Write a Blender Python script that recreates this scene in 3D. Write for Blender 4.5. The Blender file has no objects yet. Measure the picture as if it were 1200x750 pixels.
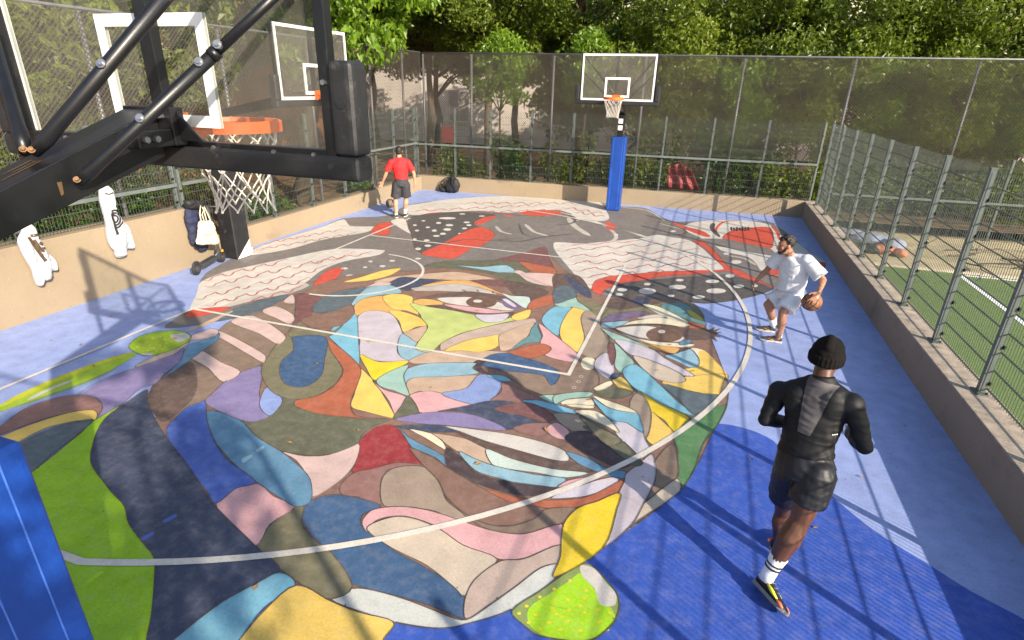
import bpy, bmesh, math, random
import numpy as np
from mathutils import Vector, Matrix, noise
from mathutils.geometry import delaunay_2d_cdt
R = math.radians
SC = bpy.context.scene
COL = SC.collection
rng = random.Random(7)

# ------------------------------------------------------------------ camera (surveyed from the court markings)
CAM = (6.95548, -8.3824, 3.20543); YAW, PIT, ROL, FPX = 0.314513, 0.394378, 0.0256375, 659.1827
_F = Vector((-math.sin(YAW)*math.cos(PIT), math.cos(YAW)*math.cos(PIT), -math.sin(PIT)))
_Rr = Vector((math.cos(YAW), math.sin(YAW), 0)); _U = _Rr.cross(_F)
RT = math.cos(ROL)*_Rr + math.sin(ROL)*_U; UP = -math.sin(ROL)*_Rr + math.cos(ROL)*_U
CV = Vector(CAM)
def ray(px, py): return _F + (px-600)/FPX*RT + (375-py)/FPX*UP
def ground(px, py, z=0.0):
    d = ray(px, py); return CV + (z-CV.z)/d.z*d
def onx(px, py, x):
    d = ray(px, py); return CV + (x-CV.x)/d.x*d
class Figure:
    "survey helper: points of a person on a vertical plane through its standing place, d metres farther or nearer"
    def __init__(s, x, y):
        s.p = Vector((x, y, 0)); n = Vector((x-CV.x, y-CV.y, 0)); s.n = n.normalized()
    def __call__(s, px, py, d=0.0):
        r = ray(px, py); t = ((s.p-CV).dot(s.n)+d)/r.dot(s.n); return CV + t*r

# ------------------------------------------------------------------ helpers
def lin(c, k=1.0):
    o = []
    for v in c[:3]:
        v /= 255.0
        o.append(k*(v/12.92 if v <= .04045 else ((v+.055)/1.055)**2.4))
    return tuple(o)
def tag(o, label=None, cat=None, group=None, kind=None):
    if label: o['label'] = label
    if cat: o['category'] = cat
    if group: o['group'] = group
    if kind: o['kind'] = kind
    return o
def empty(name, loc=(0,0,0), rz=0.0):
    o = bpy.data.objects.new(name, None); COL.objects.link(o); o.location = loc; o.rotation_euler[2] = rz
    o.empty_display_size = .2; return o
def link(name, me, mat, parent=None, smooth=False):
    o = bpy.data.objects.new(name, me); COL.objects.link(o)
    if mat is not None:
        for m in (mat if isinstance(mat, (list, tuple)) else [mat]): me.materials.append(m)
    if parent is not None: o.parent = parent
    if smooth: me.polygons.foreach_set('use_smooth', [True]*len(me.polygons))
    return o
def copy_tree(o, parent=None):
    c = o.copy(); COL.objects.link(c); c.parent = parent
    for ch in list(o.children): copy_tree(ch, c)
    return c
class MB:
    "collects verts/faces"
    def __init__(s): s.v = []; s.f = []; s.mi = []
    def add(s, vs, fs, mi=0):
        n = len(s.v); s.v += [tuple(v) for v in vs]; s.f += [[i+n for i in f] for f in fs]; s.mi += [mi]*len(fs); return s
    def box(s, a, b, mi=0):
        x0,y0,z0 = a; x1,y1,z1 = b
        return s.add([(x0,y0,z0),(x1,y0,z0),(x1,y1,z0),(x0,y1,z0),(x0,y0,z1),(x1,y0,z1),(x1,y1,z1),(x0,y1,z1)],
              [(3,2,1,0),(4,5,6,7),(0,1,5,4),(1,2,6,5),(2,3,7,6),(3,0,4,7)], mi)
    def hexa(s, q0, q1, mi=0):
        "two quads (4 points each) joined to a solid"
        return s.add(list(q0)+list(q1), [(3,2,1,0),(4,5,6,7),(0,1,5,4),(1,2,6,5),(2,3,7,6),(3,0,4,7)], mi)
    def tube(s, pts, r, n=8, closed=False, mi=0, cap=True):
        pts = [Vector(p) for p in pts]; m = len(pts); rs = r if isinstance(r, (list, tuple)) else [r]*m
        vs = []; prev = None
        for i, p in enumerate(pts):
            if closed: t = pts[(i+1) % m]-pts[i-1]
            else: t = pts[min(i+1, m-1)]-pts[max(i-1, 0)]
            t.normalize()
            if prev is None:
                a = Vector((0,0,1)) if abs(t.z) < .9 else Vector((1,0,0)); u = t.cross(a).normalized()
            else:
                u = (prev - t*prev.dot(t)); u = u.normalized() if u.length > 1e-6 else t.orthogonal().normalized()
            prev = u; w = t.cross(u)
            for k in range(n):
                an = 2*math.pi*k/n + math.pi/n; vs.append(p + rs[i]*(math.cos(an)*u+math.sin(an)*w))
        fs = []
        for i in range(m if closed else m-1):
            a, b = i*n, ((i+1) % m)*n
            for k in range(n): fs.append((a+k, a+(k+1) % n, b+(k+1) % n, b+k))
        if cap and not closed: fs += [tuple(range(n))[::-1], tuple((m-1)*n+k for k in range(n))]
        return s.add(vs, fs, mi)
    def cyl(s, p0, p1, r, n=16, mi=0): return s.tube([p0, p1], r, n, mi=mi)
    def lathe(s, base, prof, n=20, mi=0):
        b = Vector(base); vs = []; fs = []
        for r, z in prof:
            for k in range(n): a = 2*math.pi*k/n; vs.append(b+Vector((r*math.cos(a), r*math.sin(a), z)))
        for i in range(len(prof)-1):
            for k in range(n): fs.append((i*n+k, i*n+(k+1) % n, (i+1)*n+(k+1) % n, (i+1)*n+k))
        return s.add(vs, fs, mi)
    def mesh(s, name):
        me = bpy.data.meshes.new(name); me.from_pydata(s.v, [], s.f)
        me.polygons.foreach_set('material_index', s.mi); me.update()
        return me
    def build(s, name, mat, parent=None, smooth=False, bevel=0.0, fix=True, seg=2):
        me = s.mesh(name)
        if fix or bevel:
            bm = bmesh.new(); bm.from_mesh(me)
            if fix: bmesh.ops.recalc_face_normals(bm, faces=bm.faces[:])
            if bevel:
                es = [e for e in bm.edges if len(e.link_faces) == 2 and e.calc_face_angle(0) > .6]
                bmesh.ops.bevel(bm, geom=es, offset=bevel, segments=seg, profile=.6, affect='EDGES', clamp_overlap=True)
            bm.to_mesh(me); bm.free()
        o = link(name, me, mat, parent, smooth)
        return o

# ---- soft bodies: overlapping solids fused to one continuous surface
def capsule(mb, p0, p1, r0, r1, n=14):
    p0, p1 = Vector(p0), Vector(p1); t = (p1-p0); L = t.length
    if L < 1e-6: t = Vector((0,0,1)); L = 1e-6
    t = t/L; pts = []; rs = []
    for k in range(5): a = math.pi/2*(1-(k+.08)/4.08); pts.append(p0 - t*r0*math.sin(a)); rs.append(max(r0*math.cos(a), 1e-3))
    for k in range(5): a = math.pi/2*k/4.08; pts.append(p1 + t*r1*math.sin(a)); rs.append(max(r1*math.cos(a), 1e-3))
    # straight tangent frame
    u = t.orthogonal().normalized(); w = t.cross(u); vs = []
    for p, r in zip(pts, rs):
        for k in range(n): a = 2*math.pi*k/n; vs.append(p + r*(math.cos(a)*u + math.sin(a)*w))
    fs = []
    for i in range(len(pts)-1):
        for k in range(n): fs.append((i*n+k, i*n+(k+1) % n, (i+1)*n+(k+1) % n, (i+1)*n+k))
    fs += [tuple(range(n))[::-1], tuple((len(pts)-1)*n+k for k in range(n))]
    mb.add(vs, fs)
def ellipsoid(mb, c, rad, mat=None, n=18):
    c = Vector(c); M = mat or Matrix.Identity(3); vs = []; fs = []; m = n//2
    for i in range(m+1):
        th = math.pi*min(max(i/m, .01), .99)
        for k in range(n):
            a = 2*math.pi*k/n
            vs.append(c + M @ Vector((rad[0]*math.sin(th)*math.cos(a), rad[1]*math.sin(th)*math.sin(a), rad[2]*math.cos(th))))
    for i in range(m):
        for k in range(n): fs.append((i*n+k, (i+1)*n+k, (i+1)*n+(k+1) % n, i*n+(k+1) % n))
    fs += [tuple(range(n)), tuple(m*n+k for k in range(n))[::-1]]
    mb.add(vs, fs)
def loft(mb, rings):
    "rings: (centre, axis_u * ru, axis_v * rv); flat caps; closed solid"
    n = 22; vs = []; fs = []
    for c, u, v in rings:
        for k in range(n):
            a = 2*math.pi*k/n; vs.append(Vector(c) + math.cos(a)*Vector(u) + math.sin(a)*Vector(v))
    for i in range(len(rings)-1):
        for k in range(n): fs.append((i*n+k, i*n+(k+1) % n, (i+1)*n+(k+1) % n, (i+1)*n+k))
    fs += [tuple(range(n))[::-1], tuple((len(rings)-1)*n+k for k in range(n))]
    mb.add(vs, fs)
def fuse(mb, voxel=.008, smooth=4, wrinkle=None, factor=.5):
    "remesh overlapping solids to one skin; returns mesh data"
    me = mb.mesh('skin')
    bm = bmesh.new(); bm.from_mesh(me); bmesh.ops.recalc_face_normals(bm, faces=bm.faces[:]); bm.to_mesh(me); bm.free()
    o = bpy.data.objects.new('tmp', me); COL.objects.link(o)
    m = o.modifiers.new('r', 'REMESH'); m.mode = 'VOXEL'; m.voxel_size = voxel; m.adaptivity = 0
    if smooth:
        s = o.modifiers.new('s', 'SMOOTH'); s.factor = factor; s.iterations = smooth
    dg = bpy.context.evaluated_depsgraph_get(); dg.update()
    out = bpy.data.meshes.new_from_object(o.evaluated_get(dg))
    bpy.data.objects.remove(o); bpy.data.meshes.remove(me)
    out.materials.clear()
    if wrinkle:
        nn = [v.normal.copy() for v in out.vertices]
        for v, n in zip(out.vertices, nn): v.co += n*wrinkle(v.co)
    out.update(); return out

def catmull(pts, closed=True, sub=4):
    P = [Vector((p[0], p[1])) for p in pts]; n = len(P); out = []
    rngi = range(n) if closed else range(n-1)
    for i in rngi:
        if closed: a, b, c, d = P[i-1], P[i], P[(i+1) % n], P[(i+2) % n]
        else: a, b, c, d = P[max(i-1, 0)], P[i], P[i+1], P[min(i+2, n-1)]
        # reduce overshoot at uneven spacing
        L = (c-b).length
        m1 = (c-a); m2 = (d-b)
        if m1.length > 0: m1 = m1*min(.5, .9*L/m1.length)
        if m2.length > 0: m2 = m2*min(.5, .9*L/m2.length)
        for k in range(sub):
            t = k/sub; t2 = t*t; t3 = t2*t
            out.append((2*t3-3*t2+1)*b + (t3-2*t2+t)*m1 + (-2*t3+3*t2)*c + (t3-t2)*m2)
    if not closed: out.append(P[-1])
    return out

# ------------------------------------------------------------------ materials
def nodes(name):
    m = bpy.data.materials.new(name); m.use_nodes = True; nt = m.node_tree
    for n in list(nt.nodes): nt.nodes.remove(n)
    out = nt.nodes.new('ShaderNodeOutputMaterial'); b = nt.nodes.new('ShaderNodeBsdfPrincipled')
    nt.links.new(b.outputs[0], out.inputs[0]); return m, nt, b, out
def N(nt, t, **kw):
    n = nt.nodes.new(t)
    for k, v in kw.items():
        if k in n.inputs: n.inputs[k].default_value = v
        else: setattr(n, k, v)
    return n
def noise_tex(nt, coord, scale, detail=4, rough=.6):
    t = N(nt, 'ShaderNodeTexNoise', Scale=scale, Detail=detail, Roughness=rough); nt.links.new(coord, t.inputs['Vector']); return t.outputs['Fac']
def ramp(nt, fac, a, b, ca=(0,0,0,1), cb=(1,1,1,1)):
    r = nt.nodes.new('ShaderNodeValToRGB'); r.color_ramp.elements[0].position = a; r.color_ramp.elements[1].position = b
    r.color_ramp.elements[0].color = ca; r.color_ramp.elements[1].color = cb; nt.links.new(fac, r.inputs[0]); return r.outputs[0]
def mix(nt, fac, a, b, mode='MIX'):
    m = nt.nodes.new('ShaderNodeMix'); m.data_type = 'RGBA'; m.blend_type = mode
    if isinstance(fac, (int, float)): m.inputs[0].default_value = fac
    else: nt.links.new(fac, m.inputs[0])
    for s, v in ((6, a), (7, b)):
        if isinstance(v, tuple): m.inputs[s].default_value = (v+(1,))[:4]
        else: nt.links.new(v, m.inputs[s])
    return m.outputs[2]
def bump(nt, b, h, strength=.3, dist=.01):
    n = N(nt, 'ShaderNodeBump', Strength=strength, Distance=dist); nt.links.new(h, n.inputs['Height']); nt.links.new(n.outputs[0], b.inputs['Normal'])
def mat(name, col, rough=.6, metal=0.0, var=.25, scale=6.0, bmp=0.0, bscale=60.0, obj=True, dirt=None, spec=.5):
    m, nt, b, out = nodes(name)
    tc = nt.nodes.new('ShaderNodeTexCoord').outputs['Object' if obj else 'Generated']
    f = noise_tex(nt, tc, scale)
    c0 = tuple(v*(1-var) for v in col); c1 = tuple(min(1, v*(1+var)) for v in col)
    c = mix(nt, ramp(nt, f, .3, .7), c0, c1)
    if dirt:
        g = ramp(nt, noise_tex(nt, tc, scale*.6, 6, .7), dirt[1], dirt[1]+.12); c = mix(nt, g, c, dirt[0])
    nt.links.new(c, b.inputs['Base Color']); b.inputs['Roughness'].default_value = rough; b.inputs['Metallic'].default_value = metal
    b.inputs['Specular IOR Level'].default_value = spec
    if bmp: bump(nt, b, noise_tex(nt, tc, bscale, 5, .65), bmp, .01)
    return m
def leaf_mat(name, a, b_, trans=.35):
    m, nt, b, out = nodes(name)
    tc = nt.nodes.new('ShaderNodeNewGeometry')
    f = noise_tex(nt, tc.outputs['Position'], 9.0, 2); g = noise_tex(nt, tc.outputs['Position'], .7, 3)
    c = mix(nt, ramp(nt, f, .3, .72), a, b_); c = mix(nt, ramp(nt, g, .42, .8), c, tuple(v*.6 for v in a))
    nt.links.new(c, b.inputs['Base Color']); b.inputs['Roughness'].default_value = .42
    tr = nt.nodes.new('ShaderNodeBsdfTranslucent'); ms = nt.nodes.new('ShaderNodeMixShader'); ms.inputs[0].default_value = trans
    c2 = mix(nt, .5, c, (.25,.42,.03)); nt.links.new(c2, tr.inputs[0])
    nt.links.new(b.outputs[0], ms.inputs[1]); nt.links.new(tr.outputs[0], ms.inputs[2]); nt.links.new(ms.outputs[0], out.inputs[0])
    return m

M = {}
M['black_metal'] = mat('black_metal', (.008,.008,.009), .36, 0, .3, 9, .05, 120, dirt=((.05,.045,.04), .62))
M['black_pad'] = mat('black_pad', (.014,.014,.015), .6, 0, .3, 7, .4, 14, dirt=((.07,.065,.06), .6))
M['blue_pad'] = mat('blue_pad', (.006,.050,.28), .45, 0, .2, 3, .9, 5, dirt=((.03,.05,.14), .64))
M['white_paint'] = mat('white_paint', (.78,.77,.75), .45, 0, .05, 5, dirt=((.5,.48,.44), .66))
M['orange'] = mat('orange_rim', (.72,.13,.02), .42, 0, .15, 9)
M['net'] = mat('net_cord', (.72,.66,.58), .8, 0, .1, 30)
M['steel'] = mat('zinc_bolt', (.36,.36,.36), .4, .9, .2, 40)
M['rust'] = mat('rust', (.09,.05,.02), .85, 0, .4, 30)
M['fence'] = mat('grey_green_coated_steel', (.115,.135,.125), .5, .0, .2, 5, 0, dirt=((.2,.2,.18), .62))
M['wire'] = mat('fence_wire', (.06,.074,.066), .55, .0, .1, 5)
M['galv'] = mat('galvanised_steel', (.19,.185,.195), .5, .35, .2, 8)
M['chain'] = mat('chain_link_wire', (.075,.062,.05), .75, .0, .2, 3)
M['clip'] = mat('black_clip', (.015,.015,.016), .5)
def wall_mat(name, col, stain):
    m, nt, b, out = nodes(name); tc = nt.nodes.new('ShaderNodeNewGeometry').outputs['Position']
    c = mix(nt, ramp(nt, noise_tex(nt, tc, .8, 5), .3, .7), tuple(v*.9 for v in col), tuple(v*1.07 for v in col))
    st = ramp(nt, noise_tex(nt, tc, 1.3, 8, .72), .55, .80); c = mix(nt, st, c, stain)
    c = mix(nt, ramp(nt, noise_tex(nt, tc, 16, 6, .75), .60, .74), c, tuple(v*.78 for v in col)); c = mix(nt, ramp(nt, noise_tex(nt, tc, 38, 3, .6), .71, .74), c, (.5,.45,.38)); c = mix(nt, ramp(nt, noise_tex(nt, tc, 27, 2, .6), .73, .76), c, tuple(v*.45 for v in col))
    nt.links.new(c, b.inputs['Base Color']); b.inputs['Roughness'].default_value = .9; bump(nt, b, noise_tex(nt, tc, 55, 6, .7), .5, .012); return m
M['ochre'] = wall_mat('ochre_render', (.29,.222,.143), (.20,.145,.095))
M['coping'] = mat('concrete_coping', (.34,.28,.215), .9, 0, .28, 7, .5, 40, dirt=((.17,.14,.11), .55))
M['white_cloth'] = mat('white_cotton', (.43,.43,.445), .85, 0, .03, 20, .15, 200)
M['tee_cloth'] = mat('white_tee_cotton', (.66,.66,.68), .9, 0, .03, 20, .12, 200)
M['black_cloth'] = mat('black_jersey', (.0065,.0065,.007), .62, 0, .2, 12, .1, 160, spec=.32)
M['grey_mesh'] = mat('grey_mesh_cloth', (.085,.075,.074), .7, 0, .2, 14, .12, 200)
M['black_short'] = mat('black_nylon', (.013,.013,.016), .5, 0, .25, 12, .15, 90, spec=.4)
M['knit'] = mat('black_knit', (.0075,.006,.0055), .9, 0, .25, 40, .35, 220, spec=.15)
M['red_cloth'] = mat('red_cotton', (.62,.018,.02), .8, 0, .08, 12, .1, 150)
M['dark_short'] = mat('dark_grey_cotton', (.035,.035,.04), .8, 0, .15, 12)
M['skin_dark'] = mat('dark_brown_skin', (.105,.043,.022), .42, 0, .2, 8, .05, 90)
M['skin_tan'] = mat('tanned_skin', (.36,.17,.095), .5, 0, .12, 9, .05, 90)
M['skin_light'] = mat('light_skin', (.50,.27,.17), .5, 0, .12, 9, .05, 90)
M['hair'] = mat('dark_brown_hair', (.022,.013,.009), .55, 0, .4, 50, .6, 120)
M['eye'] = mat('eye', (.05,.03,.02), .2)
M['ball'] = mat('brown_leather', (.26,.11,.05), .6, 0, .15, 20, .3, 300)
M['seam'] = mat('ball_seam', (.015,.012,.01), .7)
M['shoe_grey'] = mat('grey_knit_shoe', (.055,.055,.06), .8, 0, .4, 50, .2, 200)
M['shoe_black'] = mat('black_shoe', (.015,.016,.018), .6, 0, .3, 30)
M['sole'] = mat('pale_sole', (.55,.53,.48), .7, 0, .1, 20)
M['sole_grey'] = mat('grey_sole', (.20,.20,.19), .7, 0, .1, 20)
M['yellow'] = mat('neon_yellow', (.75,.78,.04), .5)
M['coral'] = mat('coral_orange', (.8,.18,.09), .5)
M['swoosh'] = mat('orange_trim', (.8,.3,.02), .5)
M['cobalt'] = mat('cobalt_trim', (.03,.09,.35), .5)
M['sock'] = mat('white_sock', (.82,.82,.83), .9, 0, .04, 30, .2, 250)
M['navy'] = mat('navy_cloth', (.018,.022,.055), .8, 0, .25, 10, .2, 30)
M['black_fabric'] = mat('black_fabric', (.014,.014,.015), .7, 0, .3, 14, .3, 40)
M['canvas'] = mat('cream_canvas', (.68,.58,.41), .9, 0, .08, 14, .3, 90)
M['ink'] = mat('dark_print', (.02,.02,.022), .7)
M['gold_ink'] = mat('brown_gold_print', (.075,.045,.02), .6, 0, .4, 60)
M['rubber'] = mat('black_rubber', (.02,.02,.02), .75, 0, .2, 20)
M['scooter'] = mat('dark_grey_scooter', (.045,.047,.05), .4)
M['bark'] = mat('bark', (.10,.072,.048), .9, 0, .35, 6, .7, 18)
M['leaf_dark'] = leaf_mat('deep_green_leaf', (.065,.105,.010), (.20,.25,.022), .35)
M['leaf_mid'] = leaf_mat('mid_green_leaf', (.09,.135,.012), (.27,.31,.03), .4)
M['leaf_bright'] = leaf_mat('bright_green_leaf', (.09,.19,.012), (.26,.38,.025), .45)
M['leaf_ivy'] = leaf_mat('ivy_leaf', (.045,.10,.014), (.13,.22,.035), .35)
M['dry_leaf'] = mat('dry_leaf', (.35,.20,.06), .8, 0, .3, 20)
M['facade'] = mat('pale_render', (.62,.54,.46), .9, 0, .1, .8, .2, 30)
M['brick'] = mat('orange_brick', (.30,.12,.055), .9, 0, .2, 1.5, .3, 30)
M['window'] = mat('dull_shutter', (.26,.235,.21), .6)
M['frame_white'] = mat('beige_frame', (.42,.37,.32), .6)
M['roof'] = mat('zinc_roof', (.22,.23,.24), .5)
M['red_paint'] = mat('red_sheet_paint', (.27,.035,.035), .55, 0, .2, 6)
M['stone'] = mat('pale_stone', (.5,.42,.32), .9, 0, .25, 3, .4, 25)
# ------------------------------------------------------------------ glass
def glass_mat():
    m, nt, b, out = nodes('dusty_acrylic')
    tc = nt.nodes.new('ShaderNodeTexCoord').outputs['Object']
    b.inputs['Base Color'].default_value = (.30,.27,.24,1); b.inputs['Roughness'].default_value = .12
    tr = nt.nodes.new('ShaderNodeBsdfTransparent'); tr.inputs[0].default_value = (.93,.95,.93,1)
    ms = nt.nodes.new('ShaderNodeMixShader')
    f = noise_tex(nt, tc, 2.2, 6, .7); r = nt.nodes.new('ShaderNodeMapRange'); r.inputs[1].default_value = .3; r.inputs[2].default_value = .75
    r.inputs[3].default_value = .08; r.inputs[4].default_value = .19
    nt.links.new(f, r.inputs[0]); nt.links.new(r.outputs[0], ms.inputs[0])
    nt.links.new(tr.outputs[0], ms.inputs[1]); nt.links.new(b.outputs[0], ms.inputs[2]); nt.links.new(ms.outputs[0], out.inputs[0])
    return m
M['glass'] = glass_mat()

# ------------------------------------------------------------------ ground, court floor
def floor_mat(name, attr=None, base=None, wear=.5):
    m, nt, b, out = nodes(name)
    tc = nt.nodes.new('ShaderNodeNewGeometry').outputs['Position']
    if attr:
        a = nt.nodes.new('ShaderNodeVertexColor'); a.layer_name = attr; c = a.outputs[0]
    else: c = base
    big = noise_tex(nt, tc, .9, 5, .6); mid = noise_tex(nt, tc, 11, 6, .66); fine = noise_tex(nt, tc, 55, 4, .7); grit = noise_tex(nt, tc, 260, 2, .6)
    def scl(col, fac, lo, hi, a_, b_):
        r = nt.nodes.new('ShaderNodeMapRange'); r.inputs[1].default_value = lo; r.inputs[2].default_value = hi; r.inputs[3].default_value = a_; r.inputs[4].default_value = b_
        nt.links.new(fac, r.inputs[0]); cb = nt.nodes.new('ShaderNodeCombineColor')
        for i in range(3): nt.links.new(r.outputs[0], cb.inputs[i])
        return mix(nt, 1.0, col, cb.outputs[0], 'MULTIPLY')
    c = scl(c, big, .3, .7, .88, 1.08); c = scl(c, noise_tex(nt, tc, 5.5, 6, .7), .3, .7, .80, 1.14); c = scl(c, fine, .3, .7, .86, 1.1); c = scl(c, grit, .3, .75, .85, 1.12)
    w = ramp(nt, mid, .47, .68); w2 = N(nt, 'ShaderNodeMath', operation='MULTIPLY'); nt.links.new(w, w2.inputs[0]); w2.inputs[1].default_value = wear
    c = mix(nt, w2.outputs[0], c, (.27,.235,.205))
    vo = N(nt, 'ShaderNodeTexVoronoi', Scale=7.0); nt.links.new(tc, vo.inputs['Vector']); c = mix(nt, ramp(nt, vo.outputs['Distance'], .035, .06, (1,1,1,1), (0,0,0,1)), c, (.10,.09,.08))
    for rz_, sc_ in ((.6,(1.2,26,1)),(2.0,(1.6,34,1))):
        mp = N(nt, 'ShaderNodeMapping'); mp.inputs['Rotation'].default_value = (0,0,rz_); mp.inputs['Scale'].default_value = sc_; nt.links.new(tc, mp.inputs[0])
        sf = ramp(nt, noise_tex(nt, mp.outputs[0], 1.0, 4, .6), .66, .72); s3 = N(nt, 'ShaderNodeMath', operation='MULTIPLY'); nt.links.new(sf, s3.inputs[0]); s3.inputs[1].default_value = .22; c = mix(nt, s3.outputs[0], c, (.16,.14,.125))
    st = ramp(nt, noise_tex(nt, tc, 1.7, 7, .72), .63, .74); s2 = N(nt, 'ShaderNodeMath', operation='MULTIPLY'); nt.links.new(st, s2.inputs[0]); s2.inputs[1].default_value = .3
    c = mix(nt, s2.outputs[0], c, (.13,.115,.10))
    nt.links.new(c, b.inputs['Base Color']); b.inputs['Roughness'].default_value = .62; b.inputs['Specular IOR Level'].default_value = .35
    bump(nt, b, grit, .22, .006)
    return m
def sheet(name, pts, z, m, kind='structure', th=0.05):
    mb = MB(); n = len(pts); mb.add([(x,y,z-th) for x,y in pts]+[(x,y,z) for x,y in pts], [tuple(range(n))[::-1], tuple(range(n, 2*n))]+[(i,(i+1) % n,n+(i+1) % n,n+i) for i in range(n)])
    o = mb.build(name, m); o['kind'] = kind; return o
XL, XR = -1.70, 9.72
def yb(x): return 8.39+(x+1.73)*.0542
soil = mat('dry_soil', (.20,.13,.075), .95, 0, .35, 2.2, .6, 18, obj=True, dirt=((.10,.08,.04), .52))
sheet('ground', [(-90,-60),(110,-60),(110,120),(-90,120)], -.36, soil)
FL = lin((160,176,224), .84); FD = lin((66,100,196), .72)
floor = sheet('court_floor', [(XL-.05,-8.75),(XR+.05,-8.75),(XR+.05,yb(XR)+.05),(XL-.05,yb(XL)+.05)], 0, floor_mat('court_blue', base=FL+(1,), wear=.16), th=.028)

# ------------------------------------------------------------------ the mural: patches traced in survey windows (x0, y0, scale) and laid out on the floor
WIN = dict(O=(0,0,1), A=(0,330,3.41), B=(0,530,3.41), C=(200,300,3.41), D=(200,500,3.0), E=(400,300,3.41), F=(400,500,3.0),
           G=(650,300,3.41), H=(650,500,3.0), I=(400,150,3.947), J=(200,180,3.947), K=(650,150,3.947), Q=(600,500,3.0))
PAL = dict(GR=(124,117,112), DK=(84,80,78), WH=(232,224,212), RD=(214,78,58), BR=(138,104,88), DB=(98,78,70), YL=(246,206,98), OR=(238,178,96),
  NV=(62,72,96), NB=(58,92,132), SL=(88,104,112), LB=(150,192,206), SK=(124,190,212), TN=(208,176,148), PK=(228,172,172), PP=(222,190,180),
  LI=(208,196,202), VI=(138,126,172), PW=(140,162,214), BL=(72,104,190), TE=(184,98,66), OL=(124,118,88), OD=(98,100,78), MN=(164,202,184), MW=(206,222,210),
  CR=(244,232,196), LM=(200,212,122), MR=(122,78,76), MV=(150,108,100), TP=(168,148,128), T2=(138,116,98), BG=(214,196,172), RE=(158,48,52), BY=(250,214,40), GN=(160,208,26),
  PU=(116,100,134), EY=(110,82,66), LV=(216,206,214), G2=(84,134,82), WG=(222,224,214), SB=(96,146,178), DP=(72,58,60), YG=(196,186,80), TL=(98,146,150),
  D2=(66,100,196), LF=(160,176,224), LG=(172,226,24), YD=(240,214,40), DG=(138,160,84), ST=(170,206,34), YS=(214,214,30), RW=(186,104,88), CL=(200,190,178), BK=(45,40,40), MY=(198,174,158))
PATCH = []      # (window, colour, flat list, outline)
def P(w, c, s, o=1): PATCH.append((w, c, s, o))
def EL(w, c, *es):
    for x, y, rx, ry in es:
        P(w, c, ' '.join('%.1f,%.1f' % (x+rx*math.cos(a*math.pi/5), y+ry*math.sin(a*math.pi/5)) for a in range(10)), 0)
def STK(w, c, s, wd, o=0): PATCH.append((w, c, s, ('stroke', wd)))
def WAVE(w, x0, y0, x1, y1, n, amp, wd=.034, c='RW'):
    pts = []
    m = int(n*6); L = math.hypot(x1-x0, y1-y0)
    for i in range(m+1):
        t = i/m; ph = t*n*2*math.pi
        s = math.sin(ph)+.28*math.sin(2*ph); k = -.06*L/n*math.cos(2*ph)
        pts.append('%.1f,%.1f' % (x0+(x1-x0)*t+k, y0+(y1-y0)*t+amp*s))
    STK(w, c, ' '.join(pts), wd)
# deep blue field
P('O','D2','690,640 740,560 800,508 838,497 872,502 906,517 972,579 1024,622 1096,667 1139,694 1199,726 1300,790 1200,840 420,840 200,840 300,760',0)
# scarf
P('O','GR','195,385 228,358 234,332 245,318 299,291 377,266 403,256 453,253 476,241 486,239 522,234 587,230 653,234 700,237 726,242 756,244 774,254 792,260 840,258 878,259 905,262 931,281 950,297 967,308 963,316 930,328 908,338 885,347 855,353 826,356 808,354 700,380 500,330 350,360')
P('J','WH','390,440 550,385 700,340 800,305 830,335 950,340 900,365 700,400 560,440 420,465 360,468',0)
P('J','WH','135,600 180,575 260,545 420,510 560,480 700,450 800,440 990,448 960,470 800,500 700,540 620,600 560,625 420,655 280,690 160,735 100,745 90,715 120,650',0)
P('J','CL','280,690 420,655 560,625 620,600 640,612 560,645 420,672 300,702 180,738 160,735',0)
for a in [(440,415,800,350,6,4),(400,445,860,368,7,4)]: WAVE('J',*a)
for a in [(150,585,545,492,4,8),(165,614,860,460,7,8),(120,672,730,522,6,8),(170,703,650,578,5,8),(340,690,620,615,3,7),(640,508,940,456,3,5)]: WAVE('J',*a)
P('J','RD','660,612 690,570 740,535 800,530 770,575 720,605')
P('C','RD','55,240 80,218 160,208 240,205 200,225 140,238 80,248')
P('O','WH','476,242 491,239 522,234 587,230 653,233 700,236 706,240 714,255 708,259 690,258 676,256 668,250 650,246 607,249 587,249 562,247 522,249 496,252 478,251',0)
for a in [(482,247.5,640,240,8,1.1),(500,250.5,660,246,8,1.1),(540,238,690,238.5,8,1.1),(660,243,706,250,3,1.2),(672,248,708,254,3,1.2)]: WAVE('O',*a,.05)
P('I','RD','330,418 400,395 480,390 520,395 440,405',0); P('I','RD','820,395 900,380 1000,385 1040,395 920,408',0); P('I','RD','750,403 775,400 800,405 775,410',0)
STK('I','CL','715,455 740,480 790,492',.09); STK('I','CL','850,445 890,480 955,500',.10); STK('I','CL','1050,415 1080,455 1150,500',.16)
STK('K','CL','95,430 150,420 220,445 270,480 285,508 255,528 200,530',.09)
STK('K','DK','20,380 60,400 95,430 60,445 0,450',.07); STK('I','DK','310,415 400,398 560,388 700,396 830,405 950,410',.05)
P('K','RD','230,445 250,435 285,455 275,472 245,468',0)
STK('K','CL','300,367 430,382 510,430',.06); STK('K','DK','470,435 600,470 612,485 560,495 480,490',.05); STK('K','CL','480,440 590,470',.06)
EL('K','WH',(547,478,14,4),(285,494,10,3))
P('O','WH','802,265 815,260 840,258 878,259 903,264 912,274 935,285 950,297 967,308 950,318 920,325 895,318 870,308 850,297 830,283 806,272',0)
P('K','RD','545,435 600,455 680,475 720,500 700,505 630,480 560,450',0)
P('K','RD','775,510 830,470 900,462 1000,465 1005,555 930,550 850,530')
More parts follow.
